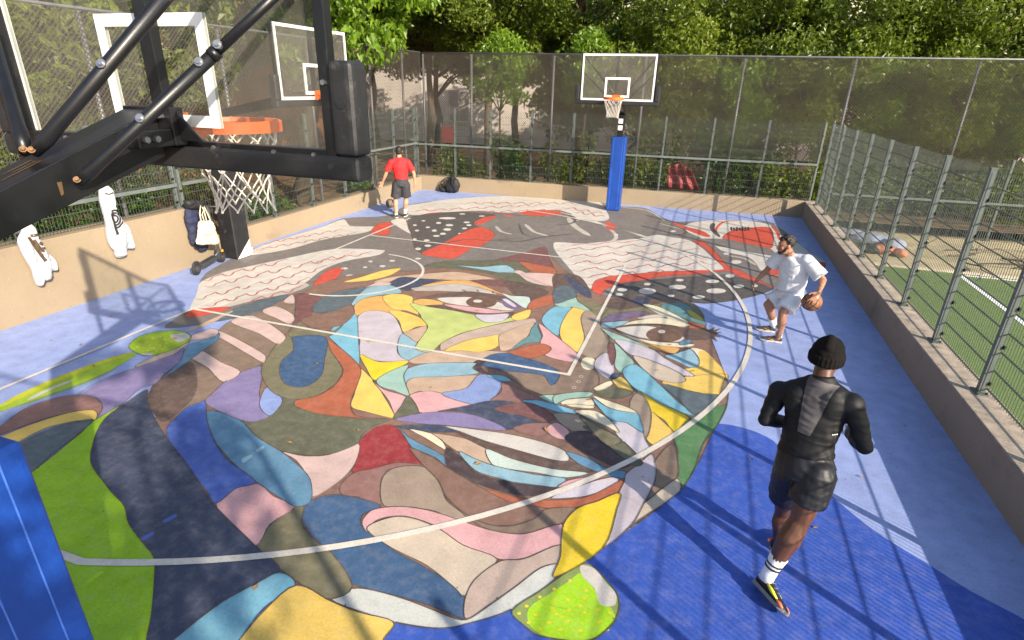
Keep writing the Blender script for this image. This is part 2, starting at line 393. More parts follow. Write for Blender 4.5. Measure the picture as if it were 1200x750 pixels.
STK('K','RD','752,500 745,470 780,435 860,428',.07); STK('K','RD','1000,450 1030,485 1040,520',.07); STK('K','DK','735,440 728,465 762,505',.12)
for k in range(7): P('K','BK',' '.join('%d,%d' % (x+812+k*13, y+461) for x, y in ((0,0),(9,2 if k%2 else -2),(10,14),(1,16 if k%3 else 12))),0)
P('K','GR','620,515 720,512 800,515 860,530 1000,560 1020,592 900,575 800,555 740,545 680,530',0)
P('K','GR','740,565 820,580 900,600 940,640 960,700 850,660 800,622',0)
STK('K','CL','800,590 880,605 930,635',.08); EL('K','WH',(840,620,25,9),(795,582,14,5))
P('K','WH','0,530 120,535 250,525 400,510 470,495 540,505 620,520 680,555 740,610 800,655 650,660 480,665 320,680 230,690 190,720 170,745 130,720 60,640 0,565',0)
for a in [(10,566,630,530,5,6),(25,597,680,563,5,7),(50,628,720,593,5.5,7),(85,658,760,622,5.5,7),(120,688,640,655,4,7),(150,720,320,700,1.5,7),(40,545,420,520,3,3)]: WAVE('K',*a,.04)
P('O','RD','812,283 825,284 840,297 853,312 866,317 906,337 897,338 860,321 853,318 812,322 772,325 744,332 713,337 706,344 700,346 694,343 694,336 698,329 711,325 734,322 772,319 815,317 848,316 841,307 827,292')
P('G','DK','215,162 250,114 420,92 690,74 760,90 870,130 800,160 700,182 600,190 540,185 480,175 380,150 300,165 260,170',0)
EL('G','WH',(370,141,35,12),(270,135,20,7),(258,155,16,6),(490,125,35,9),(500,97,16,5),(465,160,14,5),(575,165,25,7),(630,102,28,7),(645,140,40,10),(700,80,18,7),(735,122,22,7),(725,25,20,7),(800,120,12,5),(370,113,14,5))
P('O','RD','900,317 918,314 935,316 940,324 903,322',0); P('O','RD','946,308 967,308 965,316 950,318',0)
for s in ('930,296 960,306','905,325 945,318','918,300 950,312'): STK('O','RW',s,.05)
P('I','DK','310,420 400,400 560,390 700,400 720,410 640,430 620,450 640,460 540,500 430,560 380,580 340,560 325,500')
EL('I','WH',(490,418,40,5),(450,440,12,5),(500,450,18,5),(400,460,10,4),(430,475,12,5),(490,470,18,6),(440,500,16,4),(350,475,10,4),(340,450,9,4),(580,437,15,4),(590,450,12,4),(570,465,12,4),(550,490,10,4),(400,545,16,5),(355,560,14,6),(470,490,14,5),(395,520,14,4),(380,430,9,3),(560,398,14,3),(650,408,14,3),(340,515,9,4))
P('I','RD','370,580 460,540 550,490 640,458 710,488 690,520 640,550 600,560 520,605 430,598'); P('I','RD','615,445 625,430 670,412 720,408 660,440 640,448',0)
STK('I','DK','440,545 560,518 690,520 830,510',.05); STK('I','DK','720,520 830,525 930,505 1080,490',.08); STK('I','DK','820,440 840,490 900,505',.05)
P('I','WH','230,430 290,420 310,470 320,490 250,450',0); P('I','RD','135,485 170,445 230,440 215,495 180,495')
EL('I','WH',(190,640,14,5),(135,618,10,4),(235,615,14,4),(110,645,10,4),(40,685,18,6),(15,650,16,5),(355,605,14,4))
# face: ground tone
P('O','BR','340,350 400,325 480,318 560,308 640,298 655,310 700,345 760,350 813,356 828,384 851,444 853,458 838,502 797,575 690,653 600,713 517,737 460,730 300,700 200,600 180,500 225,420 300,380')
P('I','OD','380,640 480,615 620,615 720,610 820,620 880,660 800,690 700,680 600,660 480,650'); P('I','MR','720,610 840,580 940,550 960,600 985,670 900,640 820,620')
P('I','TE','825,620 900,630 985,650 995,675 900,675 850,645')
P('E','YL','10,105 80,85 160,60 240,50 190,80 100,100'); P('E','NV','185,100 240,85 330,90 420,88 320,120 270,140 230,130 195,115')
P('E','TN','130,105 200,85 360,70 470,65 620,95 520,100 330,92 240,85 180,110'); P('E','LB','460,38 560,45 660,38 700,65 680,75 600,62')
P('E','PP','690,65 720,60 780,95 830,120 750,105'); P('E','PP','720,70 860,75 855,115 840,122 780,100'); P('E','OD','600,70 700,70 740,100 830,130 720,110 640,95')
P('E','MR','510,100 620,95 720,110 700,125 560,115'); P('E','OR','320,120 420,100 520,102 640,150 660,160 560,130 440,112 350,125')
P('E','CL','280,130 400,112 520,115 620,150 560,148 400,140 300,140',0)
P('E','DB','850,75 950,80 1000,150 990,170 900,130 850,130',0); P('E','SL','840,150 930,120 940,150 880,185 850,180',0); P('E','NV','890,75 980,130 1000,170 940,140',0)
P('E','DB','650,100 780,120 830,150 750,190 700,165',0)
P('E','OR','50,215 65,180 170,160 200,200 240,220 240,270 200,235 160,222 100,225 60,240'); P('E','YL','165,165 220,152 285,165 285,195 310,235 260,220 200,210'); P('E','YL','190,220 250,225 320,250 345,278 300,285 250,308 230,260')
P('E','LB','40,190 100,130 180,115 230,130 240,148 150,158 80,175 50,200'); P('E','PP','90,130 150,105 200,110 190,118 120,122')
P('E','LI','65,250 90,225 150,220 210,240 245,310 230,330 225,390 270,420 200,425 110,415 70,390 75,340 62,300')
P('E','LB','245,312 300,345 330,375 350,385 300,410 270,418 235,400 225,360'); P('E','TN','250,308 340,280 340,300 305,345 270,325')
P('C','SK','630,310 735,230 750,330 755,430 720,410 660,350'); P('E','BY','75,395 150,425 270,420 230,450 180,480 130,497 100,450')
P('E','LM','275,195 290,190 400,210 500,230 545,240 600,268 700,240 720,250 640,270 480,310 400,350 360,385 310,380 295,365 340,300 345,280 320,250 315,235')
P('E','DB','300,172 400,150 520,142 640,160 660,165 700,185 690,200 640,180 540,165 400,165 340,175',0); P('E','WH','385,170 480,165 560,170 640,190 690,215 650,218 560,205 480,198 410,185',0)
EL('E','EY',(560,185,62,24)); EL('E','WH',(545,181,18,6))
P('E','OR','285,185 320,172 380,178 410,190 390,200 330,200'); P('E','DB','330,200 410,195 500,205 600,222 690,225 690,240 560,235 420,215',0); P('E','PK','410,195 520,205 640,220 680,222 600,230 500,220',0)
P('E','LV','535,237 600,235 670,232 650,260 590,268 560,260'); P('E','YL','690,235 755,215 750,245 710,262 680,250'); P('E','MW','640,150 680,160 750,165 755,190 735,210 700,190')
P('E','PU','640,170 680,180 720,210 690,215 650,200',0); P('E','LV','645,175 660,172 700,200 690,205',0)
STK('E','BK','480,135 500,142',.03); STK('E','BK','540,136 550,143',.03); STK('E','BK','600,142 612,150',.03)
P('E','TE','745,200 770,175 850,155 860,185 800,205 750,215')
P('E','TN','270,420 350,385 480,375 660,385 700,385 540,430 400,430 290,432'); P('E','MY','400,350 500,305 650,270 770,250 780,265 640,315 520,340 400,380'); P('E','YL','410,380 500,340 600,320 635,318 630,360 560,385 480,380')
P('E','TN','635,315 770,265 760,300 730,340 690,370 640,380 630,350'); P('E','TL','760,290 795,255 785,280 800,320 800,345 740,350 670,385 720,340 750,320')
P('E','SK','800,260 850,205 920,205 890,260 875,310 860,320'); P('E','YL','920,210 950,205 985,225 960,260 975,330 970,365 940,385 890,350 872,310 885,260')
P('E','PK','790,270 870,330 950,400 930,425 850,412 810,395 835,375 795,350 805,320'); P('E','TE','665,385 800,352 840,370 815,395 740,412 680,405')
P('G','TP','105,250 130,215 230,190 190,240 185,270 220,340 210,390 160,410 120,400 100,380 120,330'); P('G','MN','0,190 80,160 95,185 150,215 130,220 70,205 20,205'); P('G','SL','0,130 60,120 90,160 60,175 0,190')
P('E','T2','660,470 720,460 880,480 950,440 1023,470 1023,530 960,545 900,550 800,555 720,520'); P('G','T2','0,470 60,490 120,450 200,480 235,490 160,530 100,550 0,555',0)
P('E','NB','540,430 600,395 660,388 700,400 790,425 870,460 870,490 840,520 810,480 700,465 620,455 560,440'); P('E','DP','525,430 550,415 580,420 560,445 600,480 540,460',0)
P('E','LB','250,490 260,455 340,432 460,428 540,430 525,450 550,470 440,485 330,490 255,510'); P('E','TN','260,510 290,488 400,485 550,480 500,530 430,552 380,548 310,542 270,555')
P('E','MN','140,500 180,470 250,440 270,440 250,480 260,520 270,560 210,540 160,525'); P('E','YL','75,450 130,500 170,560 215,640 205,650 100,625 40,605 50,560 70,490')
P('E','PK','125,500 170,535 260,565 240,600 215,635 190,580'); P('E','PK','270,565 330,542 400,550 520,590 450,610 380,625 310,625'); P('E','OD','205,655 240,600 270,560 310,625 260,640')
P('E','PW','400,552 500,530 555,475 640,500 620,560 560,595 500,590'); P('E','MV','640,505 680,520 800,575 740,580 600,580 640,545'); P('E','SK','580,480 640,478 680,500 640,502')
P('G','TP','0,630 100,640 160,700 100,705 50,690'); P('E','MN','790,560 900,555 1000,545 1010,560 900,575 850,595 820,580'); P('E','CR','870,585 1000,572 1010,610 920,605 890,595'); P('E','SK','720,580 800,580 950,625 900,635 800,605')
P('E','NV','300,640 500,600 600,580 700,590 800,650 830,670 700,690 660,695 540,640 430,620'); P('E','VI','215,655 320,630 440,625 540,640 640,680 660,700 520,690 400,680 300,670')
P('E','MR','610,615 660,595 760,590 850,640 850,660 800,665 720,640 660,630'); P('E','MV','685,690 760,670 840,675 810,720 740,715'); P('E','PK','820,690 860,668 910,700 890,735 840,720'); P('E','TP','850,630 960,640 1010,700 980,705 920,700 870,665')
P('Q','DP','185,40 225,18 300,25 360,75 400,120 430,130 380,150 300,115 220,75')
# mouth
P('F','NV','190,0 240,-5 340,-5 430,5 480,15 400,22 300,20 230,12'); P('F','SB','195,0 240,40 370,110 375,145 330,110 240,70'); P('F','CR','240,10 340,35 370,85 300,45'); P('F','TN','320,25 420,40 510,75 535,135 480,120 400,85 340,40')
P('F','DB','400,20 500,45 640,85 800,120 890,162 760,150 640,130 510,80',0); P('F','WH','365,0 460,10 600,30 720,60 790,90 800,122 740,118 620,85 500,50 420,20')
P('F','MW','510,80 600,115 740,150 870,165 790,182 690,165 580,150 530,135'); P('F','LB','410,88 470,115 540,140 680,170 790,185 760,215 640,205 540,180 470,155'); P('F','DP','370,75 420,110 470,160 560,190 760,218 770,235 700,245 600,240 480,205 410,170 370,140')
P('F','PK','760,215 800,190 900,175 870,190 820,210'); P('F','LV','740,255 770,235 900,190 975,178 970,200 900,235 840,250'); P('F','TE','490,220 600,245 700,260 830,255 900,235 985,190 995,202 980,235 900,268 800,290 680,285 560,265')
P('Q','SB','190,90 260,110 340,150 400,160 390,185 310,165 230,130')
P('D','RE','660,60 720,5 790,0 850,80 890,135 800,130 720,150 640,165 655,110'); P('F','MV','0,205 45,165 110,150 200,128 290,140 180,150 140,190 145,275 60,250 0,240'); P('F','TP','140,200 170,155 240,140 310,150 350,200 370,260 440,320 400,330 330,300 240,285 150,280')
P('F','BR','240,75 330,115 380,150 480,210 600,270 720,290 680,325 600,350 520,345 440,310 370,250 340,190 290,140'); P('F','T2','440,320 520,348 600,352 680,325 720,292 830,290 780,340 700,370 620,382 520,365')
P('D','NB','460,320 480,275 540,245 620,245 740,280 680,310 670,345 720,390 790,440 900,500 1010,570 1035,605 1040,680 960,650 840,610 700,575 620,545 570,450 500,390')
P('F','PK','75,330 110,295 200,283 300,295 400,325 520,365 640,380 775,345 770,415 700,450 620,470 560,470 480,440 380,395 340,355 240,320 180,318 120,335 90,370 75,350')
P('F','BG','90,365 130,335 200,318 270,330 350,365 430,420 550,470 470,540 435,600 400,570 300,490 180,430'); P('F','MY','435,610 470,540 560,475 640,468 770,418 765,485 700,500 620,560 520,630 440,680')
P('F','WG','-35,610 40,572 120,580 240,615 380,670 440,682 520,632 620,560 700,500 765,487 750,540 600,645 440,697 340,712 190,690 90,660')
P('D','OL','300,410 350,350 440,280 470,285 460,340 500,395 570,450 640,565 560,610 500,585 380,500 320,440'); P('D','PK','160,275 230,220 310,203 360,245 435,285 350,345 300,420 220,350')
P('D','PP','390,90 470,105 560,100 660,60 650,130 600,190 500,250 490,190 440,120')
P('O','OD','282,495 305,488 322,482 330,467 347,468 376,483 417,491 458,492 440,499 425,510 420,520 387,533 360,534 330,529 306,517 290,503')
P('D','SB','130,-54 240,-25 300,35 390,90 440,130 490,185 497,255 470,280 430,280 300,195 220,130 160,60 132,10')
P('O','BL','195,506 205,490 223,473 240,470 243,494 252,518 267,540 300,565 277,573 253,591 243,577 226,556 206,530')
P('C','VI','140,575 210,510 285,465 360,440 365,490 355,560 380,600 400,640 330,665 270,655 150,600'); P('C','PW','355,590 385,527 445,570 440,600 400,640 370,625')
P('C','TE','625,335 680,370 760,450 745,520 720,590 740,640 860,652 700,645 580,630 495,600 500,580 600,555 665,510 690,455 640,380')
P('C','OL','375,420 420,360 462,320 540,330 620,335 640,380 688,455 665,505 610,548 540,572 470,572 410,548 375,505 362,465')
P('C','MR','490,160 520,150 600,165 580,200 570,225 560,240 540,270 510,268 480,280 500,230'); P('C','SL','565,210 590,180 640,150 760,125 780,130 740,165 720,195 640,225 580,228')
P('C','BR','560,240 640,225 720,198 735,230 690,275 650,285 580,290 520,265'); P('C','OL','470,320 500,280 520,265 560,290 650,300 690,275 640,320 540,335')
P('C','NB','485,325 620,325 615,420 605,475 560,515 510,527 455,510 435,470 445,420 490,380 490,350')
P('C','T2','-10,440 80,405 125,375 190,300 240,260 330,240 490,160 495,230 480,290 420,355 370,430 285,465 210,510 140,575 60,610 0,660 -40,560')
P('C','PP','240,265 330,240 460,320 430,355 350,310'); P('C','PP','190,300 280,340 380,400 370,428 310,395 200,330 185,325'); P('C','PP','80,405 125,380 200,425 280,465 210,505 150,450'); P('C','PP','365,222 420,202 490,235 495,260 470,272 420,250'); P('C','PP','450,185 488,155 495,190')
P('C','SL','190,260 260,210 350,180 460,155 470,165 370,215 250,250'); P('C','TN','60,300 150,260 240,220 250,222 150,275 80,300',0)
P('A','DB','640,380 760,320 790,400 770,470 680,550 640,560 590,470',0)
P('A','SB','650,385 700,340 750,260 820,230 875,205 870,235 800,285 740,330 680,370'); P('A','MY','540,340 640,290 740,250 760,245 700,290 600,345')
P('A','VI','310,455 420,390 560,340 700,290 735,265 720,320 660,370 620,410 560,430 480,500 380,555 410,510 400,480 350,460'); P('A','PP','745,235 790,205 850,190 875,200 860,220 800,232')
P('A','PW','0,540 100,490 200,450 310,400 430,385 400,400 310,455 230,465 100,510 0,570',0)
P('A','ST','0,495 120,430 300,355 530,285 545,292 470,340 340,400 200,450 60,500 0,520',0); STK('A','YS','0,500 130,435 250,385 400,325 530,285',.10); STK('A','WH','110,475 200,430 290,395',.06); STK('A','DG','60,505 200,455 340,405 460,348',.05)
P('A','GN','515,265 550,225 620,203 720,198 765,220 740,250 660,285 580,298',1); P('A','ST','528,266 560,232 625,212 700,206 735,222 720,240 655,272 580,286',0); P('A','WH','680,215 740,207 758,222 720,243 695,235',0); P('A','WH','560,290 610,285 600,297',0)
EL('A','YD',*[(x, y, 5, 2.6) for x, y in [(560,250),(585,240),(610,228),(640,220),(660,232),(630,240),(600,255),(575,265),(640,255),(615,268),(590,276),(665,248),(690,240),(660,262),(690,222),(550,262),(625,278),(650,272)]])
P('A','MV','0,580 100,510 230,465 310,455 380,465 410,500 390,540 360,520 280,525 150,560 0,615 -90,650 -90,600'); P('A','YL','-90,650 0,622 130,570 280,525 370,515 390,530 380,555 300,560 180,590 60,650 0,675 -90,720')
P('O','SL','-40,548 0,530 29,516 59,503 88,495 110,493 88,512 59,535 40,552 22,566 -40,600')
P('O','GN','141,476 118,500 107,530 108,546 130,576 146,594 151,614 168,637 180,652 182,668 178,720 172,752 165,800 -40,820 -60,640 22,566 40,552 62,535 90,512 110,494 125,485')
P('O','NV','172,457 147,473 126,488 114,506 107,532 108,546 130,576 146,594 151,614 168,637 180,652 182,668 178,720 172,752 165,810 190,800 208,750 240,725 280,700 329,672 300,641 252,593 222,548 202,522 184,495 173,470')
P('D','SK','385,515 440,560 330,640 245,750 180,850 -90,850 20,745 180,620 300,555'); P('D','YL','445,560 560,615 660,655 785,690 750,750 700,880 160,880 245,750 340,640')
# strawberry
P('Q','DG','0,650 100,580 170,530 240,485 280,490 330,540 370,590 378,640 360,690 300,745 250,760 100,740 40,700'); P('Q','LG','60,640 130,590 200,545 250,515 300,590 350,640 362,680 300,738 220,752 110,735 60,695',0); P('Q','WH','240,490 290,500 330,550 365,590 360,630 310,625 290,570 250,530',0)
EL('Q','YD',*[(x, y, 7, 5) for x, y in [(25,658),(52,632),(98,600),(148,572),(205,543),(262,577),(255,605),(300,645),(345,655),(308,685),(335,715),(240,718),(180,670),(132,690),(170,716),(100,713),(58,690),(82,662),(148,608),(200,610),(155,660),(195,685),(255,655),(140,640),(200,648),(240,630)]])
# right half of the face
P('G','OL','85,165 190,190 260,165 380,160 440,185 550,190 600,250 540,270 430,230 340,220 260,225 190,250 130,210',0); P('G','DB','190,190 260,165 380,160 430,185 340,205 240,215',0); P('G','NV','300,180 340,165 385,170 360,195',0)
P('G','TL','430,195 520,190 570,235 606,270 600,285 530,255 430,220'); P('G','YG','525,215 560,225 600,260 570,255 540,240'); P('G','CR','350,195 420,205 535,265 520,275 430,240'); P('G','TE','535,265 600,280 600,292 560,295 535,285')
P('G','PU','185,262 230,235 330,222 380,230 320,245 250,262'); P('G','WH','330,250 400,235 470,240 400,250',0); P('G','CR','235,285 320,260 430,248 540,275 520,285 400,275 300,275'); P('G','LB','185,270 260,262 300,262 240,290 190,285')
P('G','CR','545,370 600,380 650,430 680,470 600,490 560,485 520,470 570,450 580,410',0); P('G','YL','575,385 600,380 650,430 685,475 600,490 540,482 480,460 575,440',0); P('G','YL','480,490 560,480 690,475 680,520 660,555 560,545 430,510')
P('G','MN','185,290 240,310 330,345 380,365 330,372 290,345 240,340'); P('G','OL','190,295 240,345 245,390 215,350',0)
P('G','MN','240,350 290,395 320,430 290,455 260,465 240,440 245,390'); P('G','LV','240,335 300,345 400,380 440,410 560,480 500,475 400,425 300,395 260,360'); P('G','BG','315,400 400,425 500,470 525,500 480,510 400,490 340,440')
P('G','LB','440,400 490,390 540,372 575,410 575,440 540,448 480,420'); P('G','DB','490,370 550,345 548,368 500,385',0)
P('G','CR','250,300 330,330 420,345 500,350 560,355 540,365 440,365 340,345'); P('G','OR','330,345 420,360 500,370 480,392 420,380')
P('G','DB','235,285 330,272 420,272 500,285 510,320 560,345 500,300 420,280 330,282',0); P('G','WH','245,290 340,280 400,285 520,325 500,345 420,340 330,325 270,305')
EL('G','EY',(440,315,75,31)); EL('G','WH',(428,303,14,7)); P('G','SB','500,345 545,335 540,352 500,358')
P('G','DB','500,292 560,290 620,294 640,284 636,296 664,290 645,303 668,306 645,314 664,326 640,324 650,342 628,332 600,338 530,335 510,320',0)
P('G','SK','270,465 325,435 420,515 500,590 565,640 480,620 330,540'); P('G','SL','430,512 560,547 660,560 640,600 565,640 500,580'); P('G','BY','330,540 420,590 540,650 480,705 440,660 380,620'); P('G','YL','385,625 430,660 475,705 470,735 400,760 365,730 380,690')
P('O','G2','808,491 826,482 849,466 852,476 841,499 826,518 820,533 813,553 797,575 793,550 795,530 790,515 797,503'); P('G','T2','680,490 695,520 690,590 675,600 650,600 660,555'); P('G','TP','300,590 340,545 385,620 380,700 360,730 320,650')
P('H','T2','350,130 415,60 435,130 430,185 330,255 355,190'); P('H','BG','330,260 430,185 440,230 300,330 260,360 300,290'); P('H','LI','250,170 300,130 345,100 355,180 320,260 270,350 170,430 200,350 225,240 245,195'); P('H','BY','80,290 150,265 230,235 220,290 170,430 0,535 20,460 30,350')
P('O','LV','716,494 747,495 757,517 763,530 750,538 730,520'); P('H','OD','100,0 180,10 260,70 310,130 280,140 200,80 140,30'); P('G','SK','150,570 220,610 330,630 345,665 355,710 290,670 220,655'); P('G','CR','150,560 200,575 300,610 330,630 220,610')
P('G','YL','230,500 270,485 315,540 280,545'); P('G','OD','160,540 230,525 315,545 260,572 190,565'); P('G','CR','155,530 220,500 235,512 210,530 170,540'); EL('G','CR',(135,430,30,26)); P('G','LV','165,415 210,390 240,460 210,490 160,450')
P('G','MR','215,350 235,350 245,400 230,440 215,400'); P('G','NV','230,470 270,470 250,490 220,495',0); P('G','CR','20,580 140,570 160,600 90,595 30,595'); P('G','MN','0,560 100,545 155,550 140,565 50,575 0,595'); P('G','CR','80,620 160,620 220,655 260,710 200,680 100,635'); P('G','OL','100,640 190,690 270,740 210,760 130,680')
for x, y in ((958,482),(948,503),(930,527)): EL('E','CL',(x,y,9,5)); EL('E','T2',(x,y,6,3.2))
# little strips of paint tape
for w, c, s in [('D','LB','250,115 285,100 280,112 255,128'),('D','LB','300,82 328,68 326,78 306,90'),('B','BL','650,275 700,248 706,258 660,284'),('B','BL','560,348 608,318 615,328 575,354'),('B','BL','820,150 860,125 862,138 830,155'),('B','LG','345,515 405,475 415,480 355,525'),('B','LG','250,590 290,565 297,578 262,602')]: P(w, c, s, 0)

def build_mural():
    polys = []
    for w, c, s, o in PATCH:
        x0, y0, k = WIN[w]; pts = [tuple(float(v) for v in q.split(',')) for q in s.split()]
        if isinstance(o, tuple):
            cs = [ground(x0+p.x/k, y0+p.y/k) for p in catmull(pts, False, 3)]
            L = []; Rt = []; n = len(cs)
            for i, p in enumerate(cs):
                t = cs[min(i+1,n-1)]-cs[max(i-1,0)]; t.z = 0; t.normalize(); nn = Vector((-t.y, t.x, 0))
                wd = o[1]*.5*min(1, .35+1.3*min(i, n-1-i)/max(1, n*.25))
                L.append(p+nn*wd); Rt.append(p-nn*wd)
            g = [(p.x, p.y) for p in L+Rt[::-1]]; out = 0
        else:
            g = [(p.x, p.y) for p in (ground(x0+q.x/k, y0+q.y/k) for q in catmull(pts, True, 4))]; out = o
        polys.append((g, c, out))
    vs = []; fs = []
    for g, c, o in polys:
        n0 = len(vs)
        a = sum(g[i][0]*g[(i+1) % len(g)][1]-g[(i+1) % len(g)][0]*g[i][1] for i in range(len(g)))
        if a < 0: g.reverse()
        xlo, xhi, ylo, yhi = XL+.02, XR-.02, -8.7, 9.6
        vs += [Vector((min(max(x, xlo), xhi), max(y, ylo))) for x, y in g]; fs.append(list(range(n0, len(vs))))
    rv, re, rf, ov, oe, of = delaunay_2d_cdt(vs, [], fs, 0, 1e-5)
    keep = []; cols = []
    for f, src in zip(rf, of):
        if not src: continue
        keep.append(f); cols.append(polys[max(src)][1])
    Z = .004
    me = bpy.data.meshes.new('painted_mural'); me.from_pydata([(v.x, v.y, Z) for v in rv], [], keep)
    lut = {k: lin(tuple(.91*q+.09*w for q, w in zip(v, (188,168,150))) if k not in ('LF','D2') else v, .87 if k not in ('WH','WG','LF','D2') else .78) for k, v in PAL.items()}
    at = me.color_attributes.new('paint', 'FLOAT_COLOR', 'CORNER'); i = 0; buf = []
    for f, c in zip(me.polygons, cols):
        for _ in range(f.loop_total): buf += list(lut[c])+[1.0]
    at.data.foreach_set('color', buf)
    bm = bmesh.new(); bm.from_mesh(me)
    for f in bm.faces:
        if f.normal.z < 0: f.normal_flip()
    bmesh.ops.delete(bm, geom=[v for v in bm.verts if not v.link_faces], context='VERTS'); bm.to_mesh(me); bm.free()
    mural = link('painted_mural', me, floor_mat('mural_paint', attr='paint', wear=.21))
    tag(mural, 'large painted mural of a face in coloured patches and a scarf covering the court floor', 'mural')
    # dark painted contour lines
    def inside(x, y, g):
        r = False; n = len(g); j = n-1
        for i in range(n):
            xi, yi = g[i]; xj, yj = g[j]
            if (yi > y) != (yj > y) and x < (xj-xi)*(y-yi)/(yj-yi)+xi: r = not r
            j = i
        return r
    bb = [(min(p[0] for p in g), max(p[0] for p in g), min(p[1] for p in g), max(p[1] for p in g)) for g, c, o in polys]
    mb = MB()
    for i, (g, c, o) in enumerate(polys):
        if o != 1: continue
        n = len(g); z = .0055+i*1.2e-5; nr = []
        for k in range(n):
            t = Vector((g[(k+1) % n][0]-g[k-1][0], g[(k+1) % n][1]-g[k-1][1])); t.normalize(); nr.append(Vector((-t.y, t.x)))
        for k in range(n):
            a = g[k]; b = g[(k+1) % n]; mx, my = (a[0]+b[0])/2, (a[1]+b[1])/2
            if not (XL+.05 < mx < XR-.05 and my > -8.65): continue
            if any(bb[j][0] < mx < bb[j][1] and bb[j][2] < my < bb[j][3] and inside(mx, my, polys[j][0]) for j in range(i+1, len(polys)) if polys[j][2] != 0 or len(polys[j][0]) > 60): continue
            w0 = .0036+.002*noise.noise((a[0]*2, a[1]*2, 1)); w1 = .0036+.002*noise.noise((b[0]*2, b[1]*2, 1)); n0, n1 = nr[k], nr[(k+1) % n]
            mb.add([(a[0]-n0.x*w0, a[1]-n0.y*w0, z), (b[0]-n1.x*w1, b[1]-n1.y*w1, z), (b[0]+n1.x*w1, b[1]+n1.y*w1, z), (a[0]+n0.x*w0, a[1]+n0.y*w0, z)], [(0,1,2,3)])
    mb.build('contour_line', floor_mat('contour_paint', base=lin((104,90,82), .7)+(1,), wear=.25), mural, fix=False)
build_mural()

# court markings
HX, HY = 1.165, 0.0
def lines():
    mb = MB(); z = .010; w = .025
    def strip(pts, w=.025):
        pts = [Vector((p[0], p[1], 0)) for p in pts]; n = len(pts); vs = []
        for i, p in enumerate(pts):
            a = (p-pts[i-1]).normalized() if i else None; b = (pts[i+1]-p).normalized() if i < n-1 else None
            t = ((a or b)+(b or a)).normalized(); nn = Vector((-t.y, t.x, 0)); s = w/max(.5, nn.dot(Vector((-(a or b).y, (a or b).x, 0))))
            vs += [p+nn*s+Vector((0,0,z)), p-nn*s+Vector((0,0,z))]
        mb.add(vs, [(2*i, 2*i+1, 2*i+3, 2*i+2) for i in range(n-1)])
    strip([(0,-8.5),(-.02,4.4)])
    strip([(.03,-2.446),(5.76,-2.446),(5.76,2.446),(.03,2.446)])
    a0 = ground(95,660); th = math.atan2(a0.y-HY, a0.x-HX)
    arc = [(HX+6.76*math.cos(th+(1.36-th)*i/80), HY+6.76*math.sin(th+(1.36-th)*i/80)) for i in range(81)]
    strip([(.03, arc[0][1])]+arc, .03)
    strip([(HX+1.26*math.cos(a), HY+1.26*math.sin(a)) for a in [-math.pi/2+math.pi*i/30 for i in range(31)]])
    p, q = ground(657,249), ground(762,279); strip([(p.x,p.y),(q.x,q.y)])
    o = mb.build('court_line', floor_mat('line_paint', base=lin((236,226,210), .80)+(1,), wear=.22), fix=False); o['kind'] = 'structure'
lines()
M['rusty_bolt'] = mat('rusty_bolt', (.20,.11,.05), .6, .3, .4, 60)
# ------------------------------------------------------------------ walls
PZ = -.28   # the neighbouring pitch lies lower
def wall(name, prof, a, b, m, label, cat='wall', axis='x'):
    "profile polygon (s, z) along the wall, extruded from a to b across it"
    mb = MB(); n = len(prof)
    q = (lambda s, z, t: (t, s, z)) if axis == 'x' else (lambda s, z, t: (s, t, z))
    mb.add([q(s, z, a) for s, z in prof]+[q(s, z, b) for s, z in prof], [tuple(range(n))[::-1], tuple(range(n, 2*n))]+[(i,(i+1) % n,n+(i+1) % n,n+i) for i in range(n)])
    o = mb.build(name, m, bevel=.012); tag(o, label, cat); return o
wall('low_wall', [(-12,-.3),(8.37,-.3),(8.37,.43),(-.67,.43),(-.67,1.05),(-12,1.05)], -2.02, XL, M['ochre'], 'ochre rendered wall on the left with a high part stepping down to a low part')
mb = MB(); x0, x1 = -2.02, 10.04
mb.hexa([(x0,yb(x0),-.3),(x1,yb(x1),-.3),(x1,yb(x1)+.3,-.3),(x0,yb(x0)+.3,-.3)], [(x0,yb(x0),.45),(x1,yb(x1),.45),(x1,yb(x1)+.3,.45),(x0,yb(x0)+.3,.45)])
tag(mb.build('low_wall', M['ochre'], bevel=.012), 'low ochre wall along the far end behind the blue padded hoop', 'wall')
rw = MB().box((XR,-12,-.4),(XR+.33,yb(XR)-.01,.42)).build('low_wall', wall_mat('grey_brown_render', (.30,.235,.175), (.15,.115,.09)), bevel=.006)
tag(rw, 'low wall on the right carrying the tall mesh fence beside the turf pitch', 'wall')
MB().box((XR-.004,-12,.423),(XR+.335,yb(XR)-.012,.45)).build('coping', M['coping'], rw, bevel=.006)

